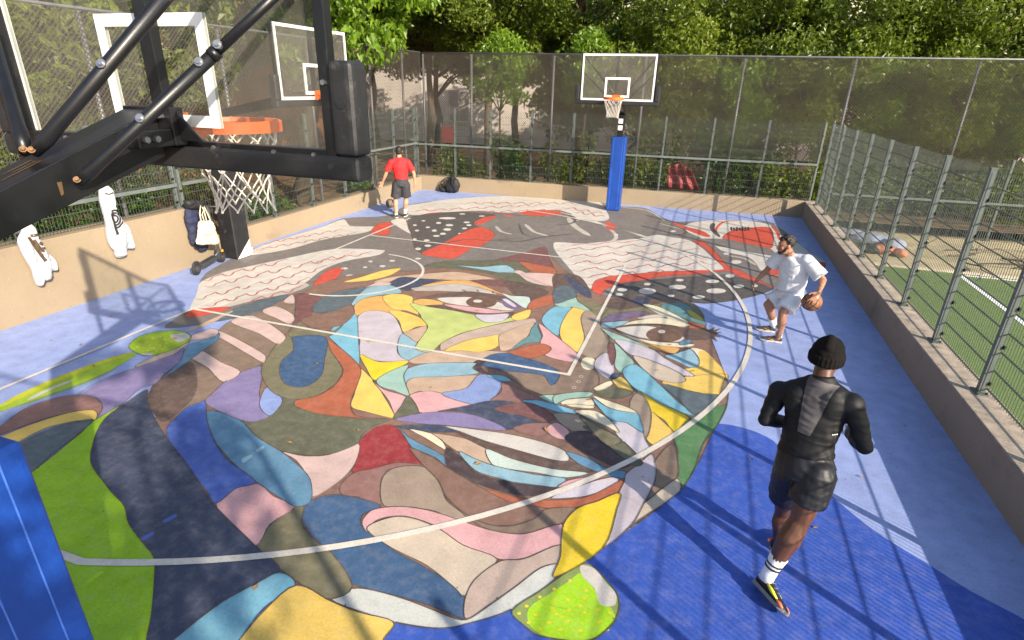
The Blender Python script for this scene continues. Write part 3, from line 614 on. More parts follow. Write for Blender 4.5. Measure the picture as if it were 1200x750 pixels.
# ------------------------------------------------------------------ welded mesh fences
def rod(mb, p0, p1, r): mb.tube([p0, p1], r, 4, cap=False)
_panels = {}
def panel_mesh(w, h):
    k = (round(w, 3), round(h, 3))
    if k not in _panels:
        mb = MB(); n = int(w/.05)
        for i in range(n+1):
            x = (w-n*.05)/2+i*.05; rod(mb, (x,0,0), (x,0,h), .0034)
        z = .03
        while z < h:
            for s in (-1, 1): rod(mb, (0,s*.007,z), (w,s*.007,z), .0046)
            z += .2
        me = mb.mesh('panel'); me.materials.append(M['wire']); _panels[k] = me
    return _panels[k]
def post_mesh(h, plate=True):
    mb = MB(); mb.box((-.03,-.028,0),(.03,.028,h))
    mb.box((-.034,-.032,h-.002),(.034,.032,h+.012))
    mb.box((-.012,-.036,.02),(.012,-.0285,h-.02))
    if plate:
        mb.box((-.085,-.055,.002),(.085,.055,.014))
        for sx in (-.06,.06): mb.cyl((sx,-.035,.0145),(sx,-.035,.03),.012,6,mi=1)
    z = .12
    while z < h:
        mb.box((-.046,-.05,z-.018),(.0,-.0365,z+.018),1); mb.cyl((-.025,-.05,z),(-.025,-.066,z),.009,6,mi=1); z += .4
    me = mb.mesh('post'); me.materials.append(M['fence']); me.materials.append(M['clip']); return me
def mesh_fence(p0, p1, z0, h, stops, label, group, rail=None, side=1):
    "stops: post distances along the run"
    d = Vector((p1[0]-p0[0], p1[1]-p0[1], 0)); rz = math.atan2(d.y, d.x)
    e = empty('mesh_fence', (p0[0], p0[1], z0), rz); tag(e, label, 'fence', group)
    pm = post_mesh(h)
    for i, s in enumerate(stops):
        o = bpy.data.objects.new('post', pm); COL.objects.link(o); o.parent = e; o.location = (s, 0, 0)
        if side < 0: o.rotation_euler[2] = math.pi
    for a, b in zip(stops, stops[1:]):
        o = bpy.data.objects.new('mesh_panel', panel_mesh(b-a-.02, h-.04)); COL.objects.link(o); o.parent = e; o.location = (a+.01, -.04*side, .035)
    mb = MB()
    if rail:
        mb.box((stops[0], -.075*side-.02, rail-.028), (stops[-1], -.075*side+.02, rail+.028)); mb.build('rail', M['fence'], e)
    return e
G_ = 'welded mesh fences round the court'
mesh_fence((9.92,-11.44), (9.92,8.6), .45, 2.05, [1.33*i for i in range(16)], 'tall grey green mesh fence on the right wall between court and turf pitch', G_, side=1)
d = Vector((1, .0542, 0)).normalized()
P0 = (-1.9, yb(-1.9)+.12); P1 = (10, yb(10)+.12)
mesh_fence(P0, P1, .45, 2.05, [.02,1.31,2.48,3.78,5.04,6.36,7.66,8.96,10.37,11.75], 'grey green mesh fence across the far wall behind the blue padded hoop', G_, rail=.98)
mesh_fence((-1.82,-.70), (-1.82,8.3), .43, 2.07, [.04,1.02,2.32,3.65,5.0,6.3,7.6,8.9], 'grey green mesh fence on the low left wall behind the man in red', G_, rail=1.04)
mesh_fence((-1.82,-11.1), (-1.82,-.75), 1.05, 1.45, [1.29*i for i in range(9)], 'mesh fence on the high left wall where the two white hoodies hang', G_, rail=.42)
mesh_fence((10.15, yb(10.15)+.12), (24, yb(24)+.12), PZ, 2.06, [0,1.32,2.72,4.12,5.52,6.92,8.32,9.72,11.12,12.52,13.9], 'mesh fence beyond the turf pitch, right of the court corner', G_, rail=.98)

# ------------------------------------------------------------------ tall chain link screens
def chain_fence(p0, p1, zlo, zhi, stops, label, ground_z=-.1, pitch=.075, r=.0054):
    d = Vector((p1[0]-p0[0], p1[1]-p0[1], 0)); L = d.length; rz = math.atan2(d.y, d.x)
    e = empty('chain_link_fence', (p0[0], p0[1], 0), rz); tag(e, label, 'fence', 'tall chain link fences outside the court')
    mb = MB(); H = zhi-zlo; n = int((L+H)/pitch)
    for i in range(n+1):
        c = i*pitch
        for s in (0, 1):
            a0 = c-H; b0 = c; za, zb_ = 0, H
            if a0 < 0: za = -a0; a0 = 0
            if b0 > L: zb_ = H-(b0-L); b0 = L
            if b0 <= a0: continue
            if s: mb.tube([(L-a0,.004,zlo+za),(L-b0,.004,zlo+zb_)], r, 3, cap=False)
            else: mb.tube([(a0,-.004,zlo+za),(b0,-.004,zlo+zb_)], r, 3, cap=False)
    mb.build('chain_link_mesh', M['chain'], e, fix=False)
    for s in stops: MB().cyl((s,.05,ground_z),(s,.05,zhi+.02),.035,12).build('post', M['galv'], e, smooth=True)
    MB().tube([(0,.012,zhi+.02),(L,.012,zhi+.02)], .024, 8).build('top_rail', M['galv'], e, smooth=True)
    return e
def yt(x): return yb(x)+.8
mb = MB().box((-2.02,-8.9,-.3),(XR-.005,-8.6,.45)); tag(mb.build('low_wall', M['ochre'], bevel=.012), 'low ochre wall closing the court behind the photographer', 'wall')
chain_fence((10.2,-9.5), (-1.9,-9.5), 1.42, 4.08, [0,2.4,4.8,7.2,9.6,12.0], 'tall chain link fence behind the photographer', r=.002)
chain_fence((-1.95, yt(-1.95)), (26, yt(26)), 1.42, 4.08, [0,1.62,4.22,6.9,9.55,12.3,15.1,17.9,20.7,23.5,26.3], 'tall brown chain link fence with galvanised posts across the far end before the trees')
chain_fence((-1.98,-12), (-1.98, yt(-1.98)-.05), 1.42, 4.08, [0,2.6,5.2,7.8,10.4,13.0,15.6,18.2,20.0], 'tall chain link fence with galvanised posts along the left side of the court')

# ------------------------------------------------------------------ basketball hoops
def text_mesh(body, size, depth=.0008):
    cu = bpy.data.curves.new('t', 'FONT'); cu.body = body; cu.size = size; cu.extrude = depth; cu.align_x = 'CENTER'; cu.align_y = 'CENTER'
    o = bpy.data.objects.new('t', cu); COL.objects.link(o); dg = bpy.context.evaluated_depsgraph_get(); dg.update()
    me = bpy.data.meshes.new_from_object(o.evaluated_get(dg)); bpy.data.objects.remove(o); bpy.data.curves.remove(cu); me.materials.clear(); return me
def net_part(root):
    mb = MB(); n = 12; rows = 6
    rad = [.222,.205,.186,.166,.150,.142,.150]; zz = [2.975,2.90,2.82,2.74,2.67,2.61,2.55]
    def pt(j, k):
        a = 2*math.pi*(k+.5*(j % 2))/n; r = rad[j]*(1+.05*math.sin(3*a+j)); return Vector((r*math.cos(a), .376+r*math.sin(a), zz[j]+.012*math.sin(2*a+j*1.7)))
    for j in range(rows):
        for k in range(n):
            for s in (0, 1):
                q = pt(j+1, k+(s if j % 2 else s-1) ); p = pt(j, k); m_ = (p+q)/2; c = Vector((0,.376,m_.z)); m_ += (c-m_)*.03
                mb.tube([p, m_, q], .0042 if j else .005, 5, cap=False)
    for j in range(2, rows+1):
        for k in range(n): ellipsoid(mb, pt(j, k), (.008,.008,.009), n=6)
    return mb.build('net', M['net'], root, smooth=True)
def hoop(loc, rz, D, pad, label, marks=False, labels=False, bw=.05, bb=.05):
    root = empty('basketball_hoop', loc, rz); tag(root, label, 'basketball hoop', 'basketball hoops of the court')
    g = MB().box((-.89,-.006,2.93),(.89,.006,3.97)).build('backboard', M['glass'], root)
    b = MB()
    for y0, y1 in ((.0075,.011),(-.0072,-.0062)):
        for a, c in (((-.89,2.925),(.89,2.92+bb)),((-.89,3.98-bw),(.89,3.975)),((-.89,2.9205+bb),(-.90+bw,3.9795-bw)),((.90-bw,2.9205+bb),(.89,3.9795-bw))): b.box((a[0],y0,a[1]),(c[0],y1,c[1]))
    b.build('border', M['white_paint'], g)
    b = MB()
    for a, c in (((-.305,3.0),(.305,3.05)),((-.305,3.405),(.305,3.455)),((-.305,3.05),(-.255,3.405)),((.255,3.05),(.305,3.405))): b.box((a[0],.0075,a[1]),(c[0],.0105,c[1])); b.box((a[0],-.0072,a[1]),(c[0],-.0062,c[1]))
    b.build('target_square', M['white_paint'], g)
    f = MB()
    f.box((-.925,-.055,2.905),(-.875,-.0075,3.99)); f.box((.875,-.055,2.905),(.925,-.0075,3.99)); f.box((-.874,-.055,2.905),(.874,-.0075,2.945)); f.box((-.874,-.055,3.955),(.874,-.0075,3.99)); f.box((-.005,-.06,2.946),(.065,-.012,3.954))
    f.build('steel_frame', M['black_metal'], root, bevel=.004)
    p = MB()
    for s in (-1, 1): p.box((min(s*.927,s*1.035),-.075,2.925), (max(s*.927,s*1.035),.045,3.28))
    p.box((-1.035,-.075,2.825),(1.035,.045,2.9245))
    p.build('edge_padding', M['black_pad'], root, bevel=.026, seg=3, smooth=False)
    for s in (-1, 1): MB().tube([(s*.98,-.0745,3.13),(s*.98,-.0785,3.13),(s*.98,-.0785,3.13),(s*.98,-.081,3.13)],[.022,.022,.012,.012],14).build('padding_screw', M['clip'], root)
    # rim
    r = MB(); r.lathe((0,.376,3.0), [(.222,-.012),(.236,-.045),(.246,-.045),(.246,.006),(.238,.012),(.226,.010),(.222,-.012)], 40)
    rim = r.build('rim', M['orange'], root, smooth=False)
    br = MB(); br.box((-.10,.013,2.88),(.10,.024,3.06)); br.hexa([(-.075,.0245,2.985),(.075,.0245,2.985),(.075,.0245,3.004),(-.075,.0245,3.004)], [(-.11,.165,2.985),(.11,.165,2.985),(.11,.165,3.004),(-.11,.165,3.004)])
    for s in (-1, 1): br.hexa([(s*.07-.004,.0245,2.90),(s*.07+.004,.0245,2.90),(s*.07+.004,.0245,2.984),(s*.07-.004,.0245,2.984)], [(s*.085-.004,.15,2.965),(s*.085+.004,.15,2.965),(s*.085+.004,.15,2.984),(s*.085-.004,.15,2.984)])
    br.build('bracket', M['orange'], rim)
    net_part(root)
    # mast, boom and struts
    kk = 1.0 if D < 1.5 else .55
    def bot(y): return 2.89-.296*kk*(-y-.10)
    def topf(y): return 3.075-.36*kk*(-y-.13)
    q0 = lambda y: [(-.09,y,bot(y)),(.09,y,bot(y)),(.09,y,topf(y)),(-.09,y,topf(y))]
    bm_ = MB(); bm_.hexa(q0(-D-.06), q0(-.13))
    bm_.box((-.10,-.1295,2.93),(.165,-.062,3.086)); bm_.box((.0905,-.30,2.93),(.16,-.1305,3.00))
    bm_.add([(.166,-.1,3.07),(.29,-.1,2.95),(.166,-.1,2.95),(.166,-.09,3.07),(.29,-.09,2.95),(.166,-.09,2.95)], [(0,1,2),(3,5,4),(0,3,4,1),(1,4,5,2),(2,5,3,0)])
    boom = bm_.build('boom', M['black_metal'], root, bevel=.006)
    mast = MB().box((-.075,-D-.0755,0),(.075,-D+.0745,bot(-D-.06)-.002)).build('mast', M['black_metal'], root, bevel=.008)
    if labels:
        lb = MB()
        for z in (2.17,2.34): lb.box((-.06,-D+.075,z),(.06,-D+.079,z+.12))
        lb.build('label_plate', M['white_paint'], mast)
    MB().box((-.19,-D-.17,.012),(.19,-D+.17,2.0)).build('post_padding', M[pad], root, bevel=.028, seg=3)
    if pad == 'blue_pad':
        e = MB()
        for sx in (-.12,.12): e.box((sx-.004,-D+.170,.05),(sx+.004,-D+.1725,1.96))
        for yy in (-.06,.08): e.box((.190,-D+yy-.003,.05),(.1925,-D+yy+.003,1.96))
        e.build('padding_seam', mat('blue_seam', (.06,.16,.55), .4), root)
    by = -.58
    zt = topf(by)
    for s in (-1, 1):
        for (a, c, r0) in (((s*.022,by-.035,zt+.022),(s*.875,-.085,3.93),.0255), ((s*.118,by+.03,zt-.085),(s*.885,-.085,3.58),.0235)):
            a, c = Vector(a), Vector(c); m1 = a.lerp(c, .62)
            st = MB(); st.tube([a, a.lerp(c,.05), a.lerp(c,.09), m1], [r0*.75,r0*1.1,r0,r0], 14); st.tube([a.lerp(c,.55), c], r0*.78, 12); st.tube([a.lerp(c,.60), a.lerp(c,.625)], r0*1.12, 14)
            so = st.build('strut', M['black_metal'], root, smooth=False)
            so.data.polygons.foreach_set('use_smooth', [len(p_.vertices) == 4 for p_ in so.data.polygons])
            for t in (0,.30,.56,.64):
                c_ = a.lerp(c, t); v = Vector((.35,-.85,.35)).normalized() if t else (Vector((.6,-.5,.5)).normalized()); bo = MB()
                bo.tube([c_+v*r0*.6, c_+v*(r0+.003), c_+v*(r0+.003), c_+v*(r0+.006), c_+v*(r0+.006), c_+v*(r0+.014)], [.015,.015,.017,.017,.010,.009] if t else [.010,.010,.013,.013,.009,.008], 8)
                bo.build('bolt', M['steel'] if t else M['rusty_bolt'], so)
    spots = [((.1605,y,2.965),(.178,y,2.965),.014) for y in (-.22,-.27)]+[((.12,-.128,3.05),(.12,-.22,3.05),.011)]+[((x,-.0555,2.924),(x,-.068,2.924),.009) for x in (-.6,-.35,.3,.62,.82)]
    spots += [((s*.90,-.0555,z),(s*.90,-.07,z),.011) for z in (3.2,3.55,3.8) for s in (-1,1)]
    for p_, q_, r_ in spots: MB().cyl(p_, q_, r_, 6).build('bolt', M['steel'], boom)
    if D < 1.5:
        ru = MB(); za = lambda y: topf(y)+.0022
        for j in range(3):
            x = -.02+j*.022+rng.uniform(-.006,.006); y0 = by-.02; L = rng.uniform(.08,.26)
            ru.add([(x-.006,y0,za(y0)),(x+.003,y0,za(y0)),(x,y0-L,za(y0-L)),(x-.004,y0-L,za(y0-L))], [(0,1,2,3)])
        z9 = topf(by-.02)
        ru.add([(.0922,by-.03,z9-.07),(.0922,by-.012,z9-.07),(.0922,by-.016,z9-.115),(.0922,by-.028,z9-.12)], [(0,1,2,3)])
        ru.build('rust_streak', M['rust'], boom)
    if marks:
        t = MB(); y = -D+.1715; t.add([(-.17,y,.02),(.19,y,.02),(-.17,y,.33),(-.17,y+.004,.02),(.19,y+.004,.02),(-.17,y+.004,.33)], [(0,1,2),(3,5,4),(0,3,4,1),(1,4,5,2),(2,5,3,0)])
        tr = t.build('corner_sticker', M['white_paint'], root)
        me = text_mesh('S', .16); o = link('letter', me, M['ink'], tr); o.location = (-.06,y+.006,.12); o.rotation_euler = (math.pi/2,0,math.pi); 
    return root
hoop((4.6,-6.3,0), 0, 1.2, 'blue_pad', 'nearest basketball hoop seen from behind with black boom, struts and clear backboard', bw=.036, bb=.012)
hoop((4.65,6.55,0), math.pi, 1.22, 'blue_pad', 'far basketball hoop on a blue padded post in front of the far wall', labels=True)
hoop((.79,0,0), -math.pi/2, 2.21, 'black_pad', 'basketball hoop on a black padded post at the left wall beside the tote bag', marks=True, labels=False)
# ------------------------------------------------------------------ pitch beside the court
def turf_mat():
    m, nt, b, out = nodes('artificial_turf'); tc = nt.nodes.new('ShaderNodeNewGeometry').outputs['Position']
    c = mix(nt, ramp(nt, noise_tex(nt, tc, 1.1, 5), .3, .7), (.13,.21,.045), (.19,.27,.075)); c = mix(nt, ramp(nt, noise_tex(nt, tc, 90, 3), .35, .7), c, (.075,.13,.03))
    nt.links.new(c, b.inputs['Base Color']); b.inputs['Roughness'].default_value = .8; bump(nt, b, noise_tex(nt, tc, 140, 3), .8, .02); return m
sheet('pitch', [(10.06,-30),(40,-30),(40,5.6),(10.06,5.6)], PZ+.004, turf_mat())
sheet('sandy_strip', [(10.06,5.6),(40,5.6),(40,11.2),(10.06,9.3)], PZ, mat('sandy_ground', (.40,.33,.19), .95, 0, .25, 1.5, .4, 30, dirt=((.22,.2,.1), .55)))
o = MB().add([(12.36,-20,PZ+.009),(12.46,-20,PZ+.009),(12.46,5.5,PZ+.009),(12.36,5.5,PZ+.009)], [(0,1,2,3)]).add([(12.465,5.40,PZ+.009),(30,5.40,PZ+.009),(30,5.5,PZ+.009),(12.465,5.5,PZ+.009)], [(0,1,2,3)]).build('pitch_line', M['white_paint']); o['kind'] = 'structure'
MB().box((10.06,5.58,PZ-.05),(30,5.68,PZ+.05)).build('kerb', M['stone'])['kind'] = 'structure'
sheet('planting_bed', [(-30,-30),(-2.03,-30),(-2.03,8.68),(10.04,9.24),(10.04,9.35),(26,10.3),(26,22),(-30,22)], -.02, mat('leaf_litter', (.21,.125,.065), .95, 0, .4, 3, .6, 20, dirt=((.08,.06,.03), .5)), th=.05)

# ------------------------------------------------------------------ trees and shrubs
def leaves(mb, c, rad, n, size, r, up=.35, droop=0.0):
    for _ in range(n):
        while True:
            v = Vector((r.uniform(-1,1), r.uniform(-1,1), r.uniform(-1,1)))
            if .05 < v.length < 1: break
        v *= (.55+.45*r.random())/max(v.length, .3) if r.random() < .6 else 1
        p = Vector(c)+Vector((v.x*rad[0], v.y*rad[1], v.z*rad[2]))
        nrm = Vector((r.gauss(0,1), r.gauss(0,1), r.gauss(0,1)+up*2)).normalized()
        t = nrm.orthogonal().normalized(); t.rotate(Matrix.Rotation(r.uniform(0, 6.28), 3, nrm)); t.z -= droop; t.normalize()
        b = nrm.cross(t).normalized(); s = size*r.uniform(.6, 1.25); f = nrm*s*.12
        mb.add([p-t*s*.5, p-t*s*.08+b*s*.27+f, p+t*s*.55, p-t*s*.08-b*s*.27+f, p+t*s*.2-f*.3], [(0,1,4),(1,2,4),(2,3,4),(3,0,4)])
def tree(loc, h0, h1, spread, nclump, nleaf, size, lm, label, seed, trunk_r=.16, lean=(0,0), droop=.3, clr=.75, squash=1.0):
    r = random.Random(seed); e = empty('tree', loc); tag(e, label, 'tree', None)
    tb = MB(); top = Vector((lean[0], lean[1], h0+(h1-h0)*.55)); base = Vector((0,0,-.1)); pts = []
    for i in range(7):
        t = i/6; pts.append(base.lerp(top, t)+Vector((r.gauss(0,.05), r.gauss(0,.05), 0))*(1 if i else 0))
    tb.tube(pts, [trunk_r*(1.25 if i == 0 else 1-.11*i) for i in range(7)], 10)
    cb = MB()
    for k in range(nclump):
        while True:
            v = Vector((r.uniform(-1,1), r.uniform(-1,1), r.uniform(-1,1)))
            if v.length < 1: break
        c = Vector((lean[0]+v.x*spread, lean[1]+v.y*spread*squash, (h0+h1)/2+v.z*(h1-h0)/2))
        st = pts[min(6, max(2, int(6*min(1, (c.z-.4)/max(top.z, .1)))))]
        if k % 2 == 0:
            md = st.lerp(c, .5)+Vector((0,0,.25)); tb.tube([st, md, c], [trunk_r*.38, trunk_r*.22, .012], 6)
        s = clr*r.uniform(.6, 1.2); leaves(cb, c, (s, s, s*.7), nleaf, size, r, .35, droop)
    tb.build('trunk', M['bark'], e, smooth=True); cb.build('crown', M[lm], e, fix=False)
    return e
tk = 0
ROW = 'trees in a row beyond the far fence'
rowtrees = [(-7.5,13.2,3.8,8.6,'leaf_mid'),(-4.2,14.2,4.3,8.6,'leaf_dark'),(-1.0,12.6,3.4,8.0,'leaf_dark'),(2.3,13.6,2.0,8.0,'leaf_dark'),(5.4,12.7,1.4,8.0,'leaf_mid'),(8.4,13.3,.9,8.0,'leaf_dark'),(11.6,12.9,.7,7.8,'leaf_mid'),(14.8,13.8,.6,7.8,'leaf_mid'),(18.2,13.2,.7,7.6,'leaf_mid'),(21.8,14.4,.6,7.6,'leaf_dark')]
dsc = ['leftmost tree of the row beyond the far fence','dark leafy tree before the pale house, left part of the row','dark tree beyond the far left corner of the court','dense dark tree left of the far hoop','tree right behind the far hoop','dense tree right of the far hoop','tree behind the far right corner of the court','mid green tree behind the pitch fence','loose sunlit tree at the right edge of the photo','rightmost tree of the row, beyond the picture edge']
PROTO = {}
def planted(key, i, x, y, label, group, make):
    r = random.Random(500+i)
    if key not in PROTO: e = make(); PROTO[key] = e
    else:
        e = copy_tree(PROTO[key]); e.location = (x, y, 0); k = r.uniform(.94,1.06); e.rotation_euler[2] = r.uniform(0, 6.28); e.scale = (k, k, r.uniform(.96,1.05))
    e['label'] = label; e['group'] = group
for i, (x, y, a, b, lm) in enumerate(rowtrees):
    key = ('h' if a > 3 else 'm' if a > 1.1 else 'l', lm)
    planted(key, i, x, y, dsc[i], ROW, lambda: tree((x,y,0), a, b, 2.6, 70, 400, .155, lm, dsc[i], 20+i, .17, clr=.85))
r2 = [(-9.5,18.5),(-5.5,17.6),(-1.8,18.2),(1.8,17.4),(5.6,18.0),(9.4,17.4),(13.4,18.0),(17.5,17.6),(21.8,18.2),(26,17.8)]
for i, (x, y) in enumerate(r2):
    lb = ['tree of the back row at its left end, against the pale house','second tree of the back row, left of the red notice board','back row tree behind the far left corner','back row tree left of the far hoop','back row tree behind the far hoop','back row tree right of the far hoop','back row tree behind the far right corner','back row tree behind the pitch fence','back row tree near the right edge of the photo','last tree of the back row, beyond the picture edge'][i]
    planted('b1' if x < 1 else 'b2', 40+i, x, y, lb, 'trees of the second row before the houses', lambda: tree((x,y,0), 3.6 if x < 1 else 1.4, 6.9, 2.8, 44, 260, .22, 'leaf_dark' if x < 1 else 'leaf_mid', lb, 120+i, .2, clr=1.05))
# shade trees on the left bank
tree((-7.6,3.8,0), 1.6, 8.0, 2.4, 54, 170, .26, 'leaf_mid', 'leafy tree on the left bank right behind the side hoop', 47, .2, droop=.6)
tree((-9.6,7.4,0), 1.6, 8.0, 2.6, 54, 170, .26, 'leaf_dark', 'dark tree on the left bank standing farthest from the court', 48, .2, droop=.6)
tree((-5.2,-6.8,0), 2.2, 8.5, 2.3, 50, 170, .25, 'leaf_mid', 'leafy tree on the left bank nearest the camera', 45, .2, droop=.6)
tree((-5.3,-1.2,0), 2.2, 8.5, 2.3, 50, 170, .25, 'leaf_mid', 'leafy tree on the left bank close to the high wall', 46, .2, droop=.6)
tree((-3.95,5.05,0), 3.2, 8.0, 2.3, 60, 170, .27, 'leaf_bright', 'bright leafy tree with a thick trunk on the bare soil behind the left fence', 41, .24, lean=(.9,1.3), droop=.9, clr=.7)
tree((-6.4,1.2,0), 3.0, 8.5, 2.4, 44, 160, .25, 'leaf_mid', 'tree on the left bank seen through the clear backboards', 42, .2, droop=.6)
tree((-6.8,-3.6,0), 3.2, 8.5, 2.4, 44, 160, .25, 'leaf_dark', 'dark tree on the left bank behind the nearest backboard', 43, .2, droop=.6)
tree((-5.6,9.2,0), 4.2, 8.4, 2.2, 40, 150, .24, 'leaf_mid', 'tree on the left bank near the far corner', 44, .2, droop=.6)
tree((12.6,-12.2,0), 4.7, 7.4, 1.1, 13, 80, .22, 'leaf_mid', 'unseen slender tree behind the photographer, added to shade the near left floor', 49, .1, clr=.55)  # out of view, added only to cast dappled shade on the near left floor
def bush(loc, size, n, ls, lm, label, seed, group):
    r = random.Random(seed); e = empty('bush', loc); tag(e, label, 'bush', group)
    cb = MB(); sb = MB()
    for k in range(9):
        c = Vector((r.uniform(-.75,.75)*size[0], r.uniform(-.6,.6)*size[1], size[2]*r.uniform(.25,.8)))
        leaves(cb, c, (size[0]*.45, size[1]*.5, size[2]*.32), n//9, ls, r, .3, .3)
        sb.tube([(c.x*.3, c.y*.3, -.02), (c.x*.7, c.y*.7, c.z*.6), c], [.022,.014,.006], 5)
    cb.build('foliage', M[lm], e, fix=False); sb.build('stem', M['bark'], e)
    return e
GB = 'bushes behind the court fences'
bd = ['ivy bush in the far left corner behind the fence','low leafy bush behind the black backpack','low ivy bush left of the blue padded post','leafy bush behind the blue padded post','bush in front of the red sheet','bush right of the red sheet','bush behind the far right corner of the court']
for i, x in enumerate((-.9,.9,2.7,4.3,5.0,8.0,9.5)):
    bush((x, yb(x)+1.35+.2*(i % 2), 0), (1.0,.5,1.35+.25*(i % 3)), 900, .15, 'leaf_ivy' if i % 2 else 'leaf_mid', bd[i], 60+i, GB)
for i, (x, y) in enumerate(((11.2,10.6),(13.0,10.9),(14.8,10.7),(16.7,11.2),(18.6,11.0),(20.6,11.4))):
    bush((x, y, PZ), (1.25,.6,2.0), 1100, .15, 'leaf_dark' if i % 2 else 'leaf_mid', ['bush beyond the pitch fence nearest the court corner','second bush along the pitch fence from the court corner','bush beyond the pitch fence in the middle of its run','fourth bush along the pitch fence from the court corner','bush near the right end of the pitch fence','last bush along the pitch fence'][i], 80+i, GB)
for i, (x, y) in enumerate(((-2.95,-5.2),(-3.0,-3.7),(-2.9,-2.2),(-3.1,-.9),(-3.3,7.2),(-2.9,2.4))):
    bush((x, y, 0), (.5,.8,1.7 if y < 0 else .8), 700, .15, 'leaf_ivy', ['bush on the left bank nearest the camera','bush on the left bank behind the white hoodie with brown print','bush on the left bank behind the white hoodie with striped print','bush on the left bank by the wall step','bush on the left bank behind the man in red','small bush on the left bank near the trunk'][i], 90+i, GB)

SH = 'tall shrubs right behind the far fence'
for i, (x, h0, h1) in enumerate(((.2,2.3,4.7),(3.0,1.9,4.8),(5.9,.5,4.7),(7.7,.5,4.2),(9.5,.4,4.7),(11.4,.3,4.5),(13.3,.3,4.8),(15.2,.3,4.4),(17.2,.3,4.8),(19.2,.3,4.5))):
    key = 'sa' if h0 > 1 else 'sb%d' % (i % 2); lb = ['slender shrub with open crown near the far left corner','slender shrub with open crown left of the far hoop','tall shrub just right of the far hoop','tall shrub above the red sheet','tall shrub at the far right court corner','first tall shrub of the pitch side, beside the court corner','second tall shrub of the pitch side','third tall shrub of the pitch side','fourth tall shrub of the pitch side','last tall shrub of the pitch side, beyond the picture edge'][i]
    planted(key, 70+i, x, yb(x)+2.1+.25*(i % 2), lb, SH, lambda: tree((x,yb(x)+2.1,0), h0, h1, 1.0, 30 if h0 > 1 else 46, 130, .14, 'leaf_mid' if i % 3 else 'leaf_bright', lb, 300+i, .06, clr=.55, squash=.6))
for i, y in enumerate((-7.2,-5.4,-3.4,-1.6,.4,2.6)):
    bush((-4.6-.3*(i % 2), y, 0), (.7,1.1,2.5), 900, .17, 'leaf_mid' if i % 2 else 'leaf_ivy', ['tall bush on the left bank nearest the camera, in the rear row','second tall bush in the rear row of the left bank','third tall bush in the rear row of the left bank','fourth tall bush in the rear row of the left bank','fifth tall bush in the rear row of the left bank','tall bush in the rear row of the left bank beside the thick trunk'][i], 400+i, GB)
# ------------------------------------------------------------------ houses behind the trees
def house(name, p0, p1, depth, h, m, floors, step, win, label, z0=5.2):
    d = Vector((p1[0]-p0[0], p1[1]-p0[1], 0)); L = d.length; rz = math.atan2(d.y, d.x)
    e = empty(name, (p0[0], p0[1], 0), rz); tag(e, label, 'house', 'houses behind the trees')
    mb = MB(); mb.box((0,0,-.1),(L,depth,h)); wl = mb.build('wall', m, e)
    MB().box((-.3,-.35,h+.003),(L+.3,depth+.3,h+.3)).build('roof', M['roof'], e)
    wm = None
    for f in range(floors):
        z = z0+f*3.1; x = step*.5
        while x < L-win:
            a = MB(); a.box((x-.08,-.03,z-.08),(x,.0-.002,z+1.7)); a.box((x+win,-.03,z-.08),(x+win+.08,-.002,z+1.7)); a.box((x,-.03,z+1.6),(x+win,-.002,z+1.7)); a.box((x-.1,-.09,z-.16),(x+win+.1,-.002,z-.082)); a.box((x+win/2-.03,-.025,z),(x+win/2+.03,-.006,z+1.6))
            fr = a.build('window', M['frame_white'], e)
            MB().box((x,-.005,z),(x+win,-.002,z+1.6)).build('pane', M['window'], fr)
            x += step
    return e
house('house', (-22,24.5), (6,24.5), 9, 12.5, M['facade'], 3, 5.6, 1.2, 'pale rendered house seen through the fence beyond the far left corner', 1.2)
house('house', (7.2,26), (36,25), 9, 13.5, mat('cream_render', (.66,.56,.47), .9, 0, .1, .8, .2, 30), 3, 4.0, 1.3, 'cream rendered house showing between the leaves on the right')
house('house', (-17,14), (-17,-14), 8, 11, M['brick'], 1, 3.6, 1.2, 'orange brick house showing through the nearest backboard')
def folds0(a, f): return lambda c: a*(noise.noise(c*f)+.6*noise.noise(c*f*2.7))
# odds behind the far fence
e = empty('notice_board', (-2.0,11.1,0)); tag(e, 'red notice board on two posts behind the far fence', 'notice board')
MB().box((-.24,-.02,1.25),(.24,.02,1.8)).build('board', M['red_paint'], e, bevel=.006)
for s in (-.28,.28): MB().cyl((s,.05,0),(s,.05,1.9),.028,10).build('post', M['galv'], e)
def cloth_blob(name, pts, rad, m, parent=None, wr=.02, vox=.012, fr=7, sm=3, flat=None):
    mb = MB()
    for a, b in zip(pts, pts[1:]): capsule(mb, a, b, rad, rad*.9)
    me = fuse(mb, vox, sm, lambda c: wr*noise.noise(c*fr)+wr*.5*noise.noise(c*fr*2.3)); return link(name, me, m, parent, True)
sc = MB(); r = random.Random(3); nx, nz = 22, 18
for j in range(nz):
    for i in range(nx):
        u, v = i/(nx-1), j/(nz-1); x = 5.95+u*(.95-.3*v); z = .45+.75*v*(1-.35*abs(u-.4)); y = 9.62-.06*math.sin(u*19+v*3)-.12*v-.05*math.sin(v*8)
        sc.v.append((x,y,z))
for j in range(nz-1):
    for i in range(nx-1): sc.f.append([j*nx+i, j*nx+i+1, (j+1)*nx+i+1, (j+1)*nx+i]); sc.mi.append(0)
o = sc.build('red_sheet', M['red_paint'], smooth=True, fix=False); sm = o.modifiers.new('s','SOLIDIFY'); sm.thickness = .012
tag(o, 'crumpled red sheet hanging behind the far fence right of the far hoop', 'sheet')
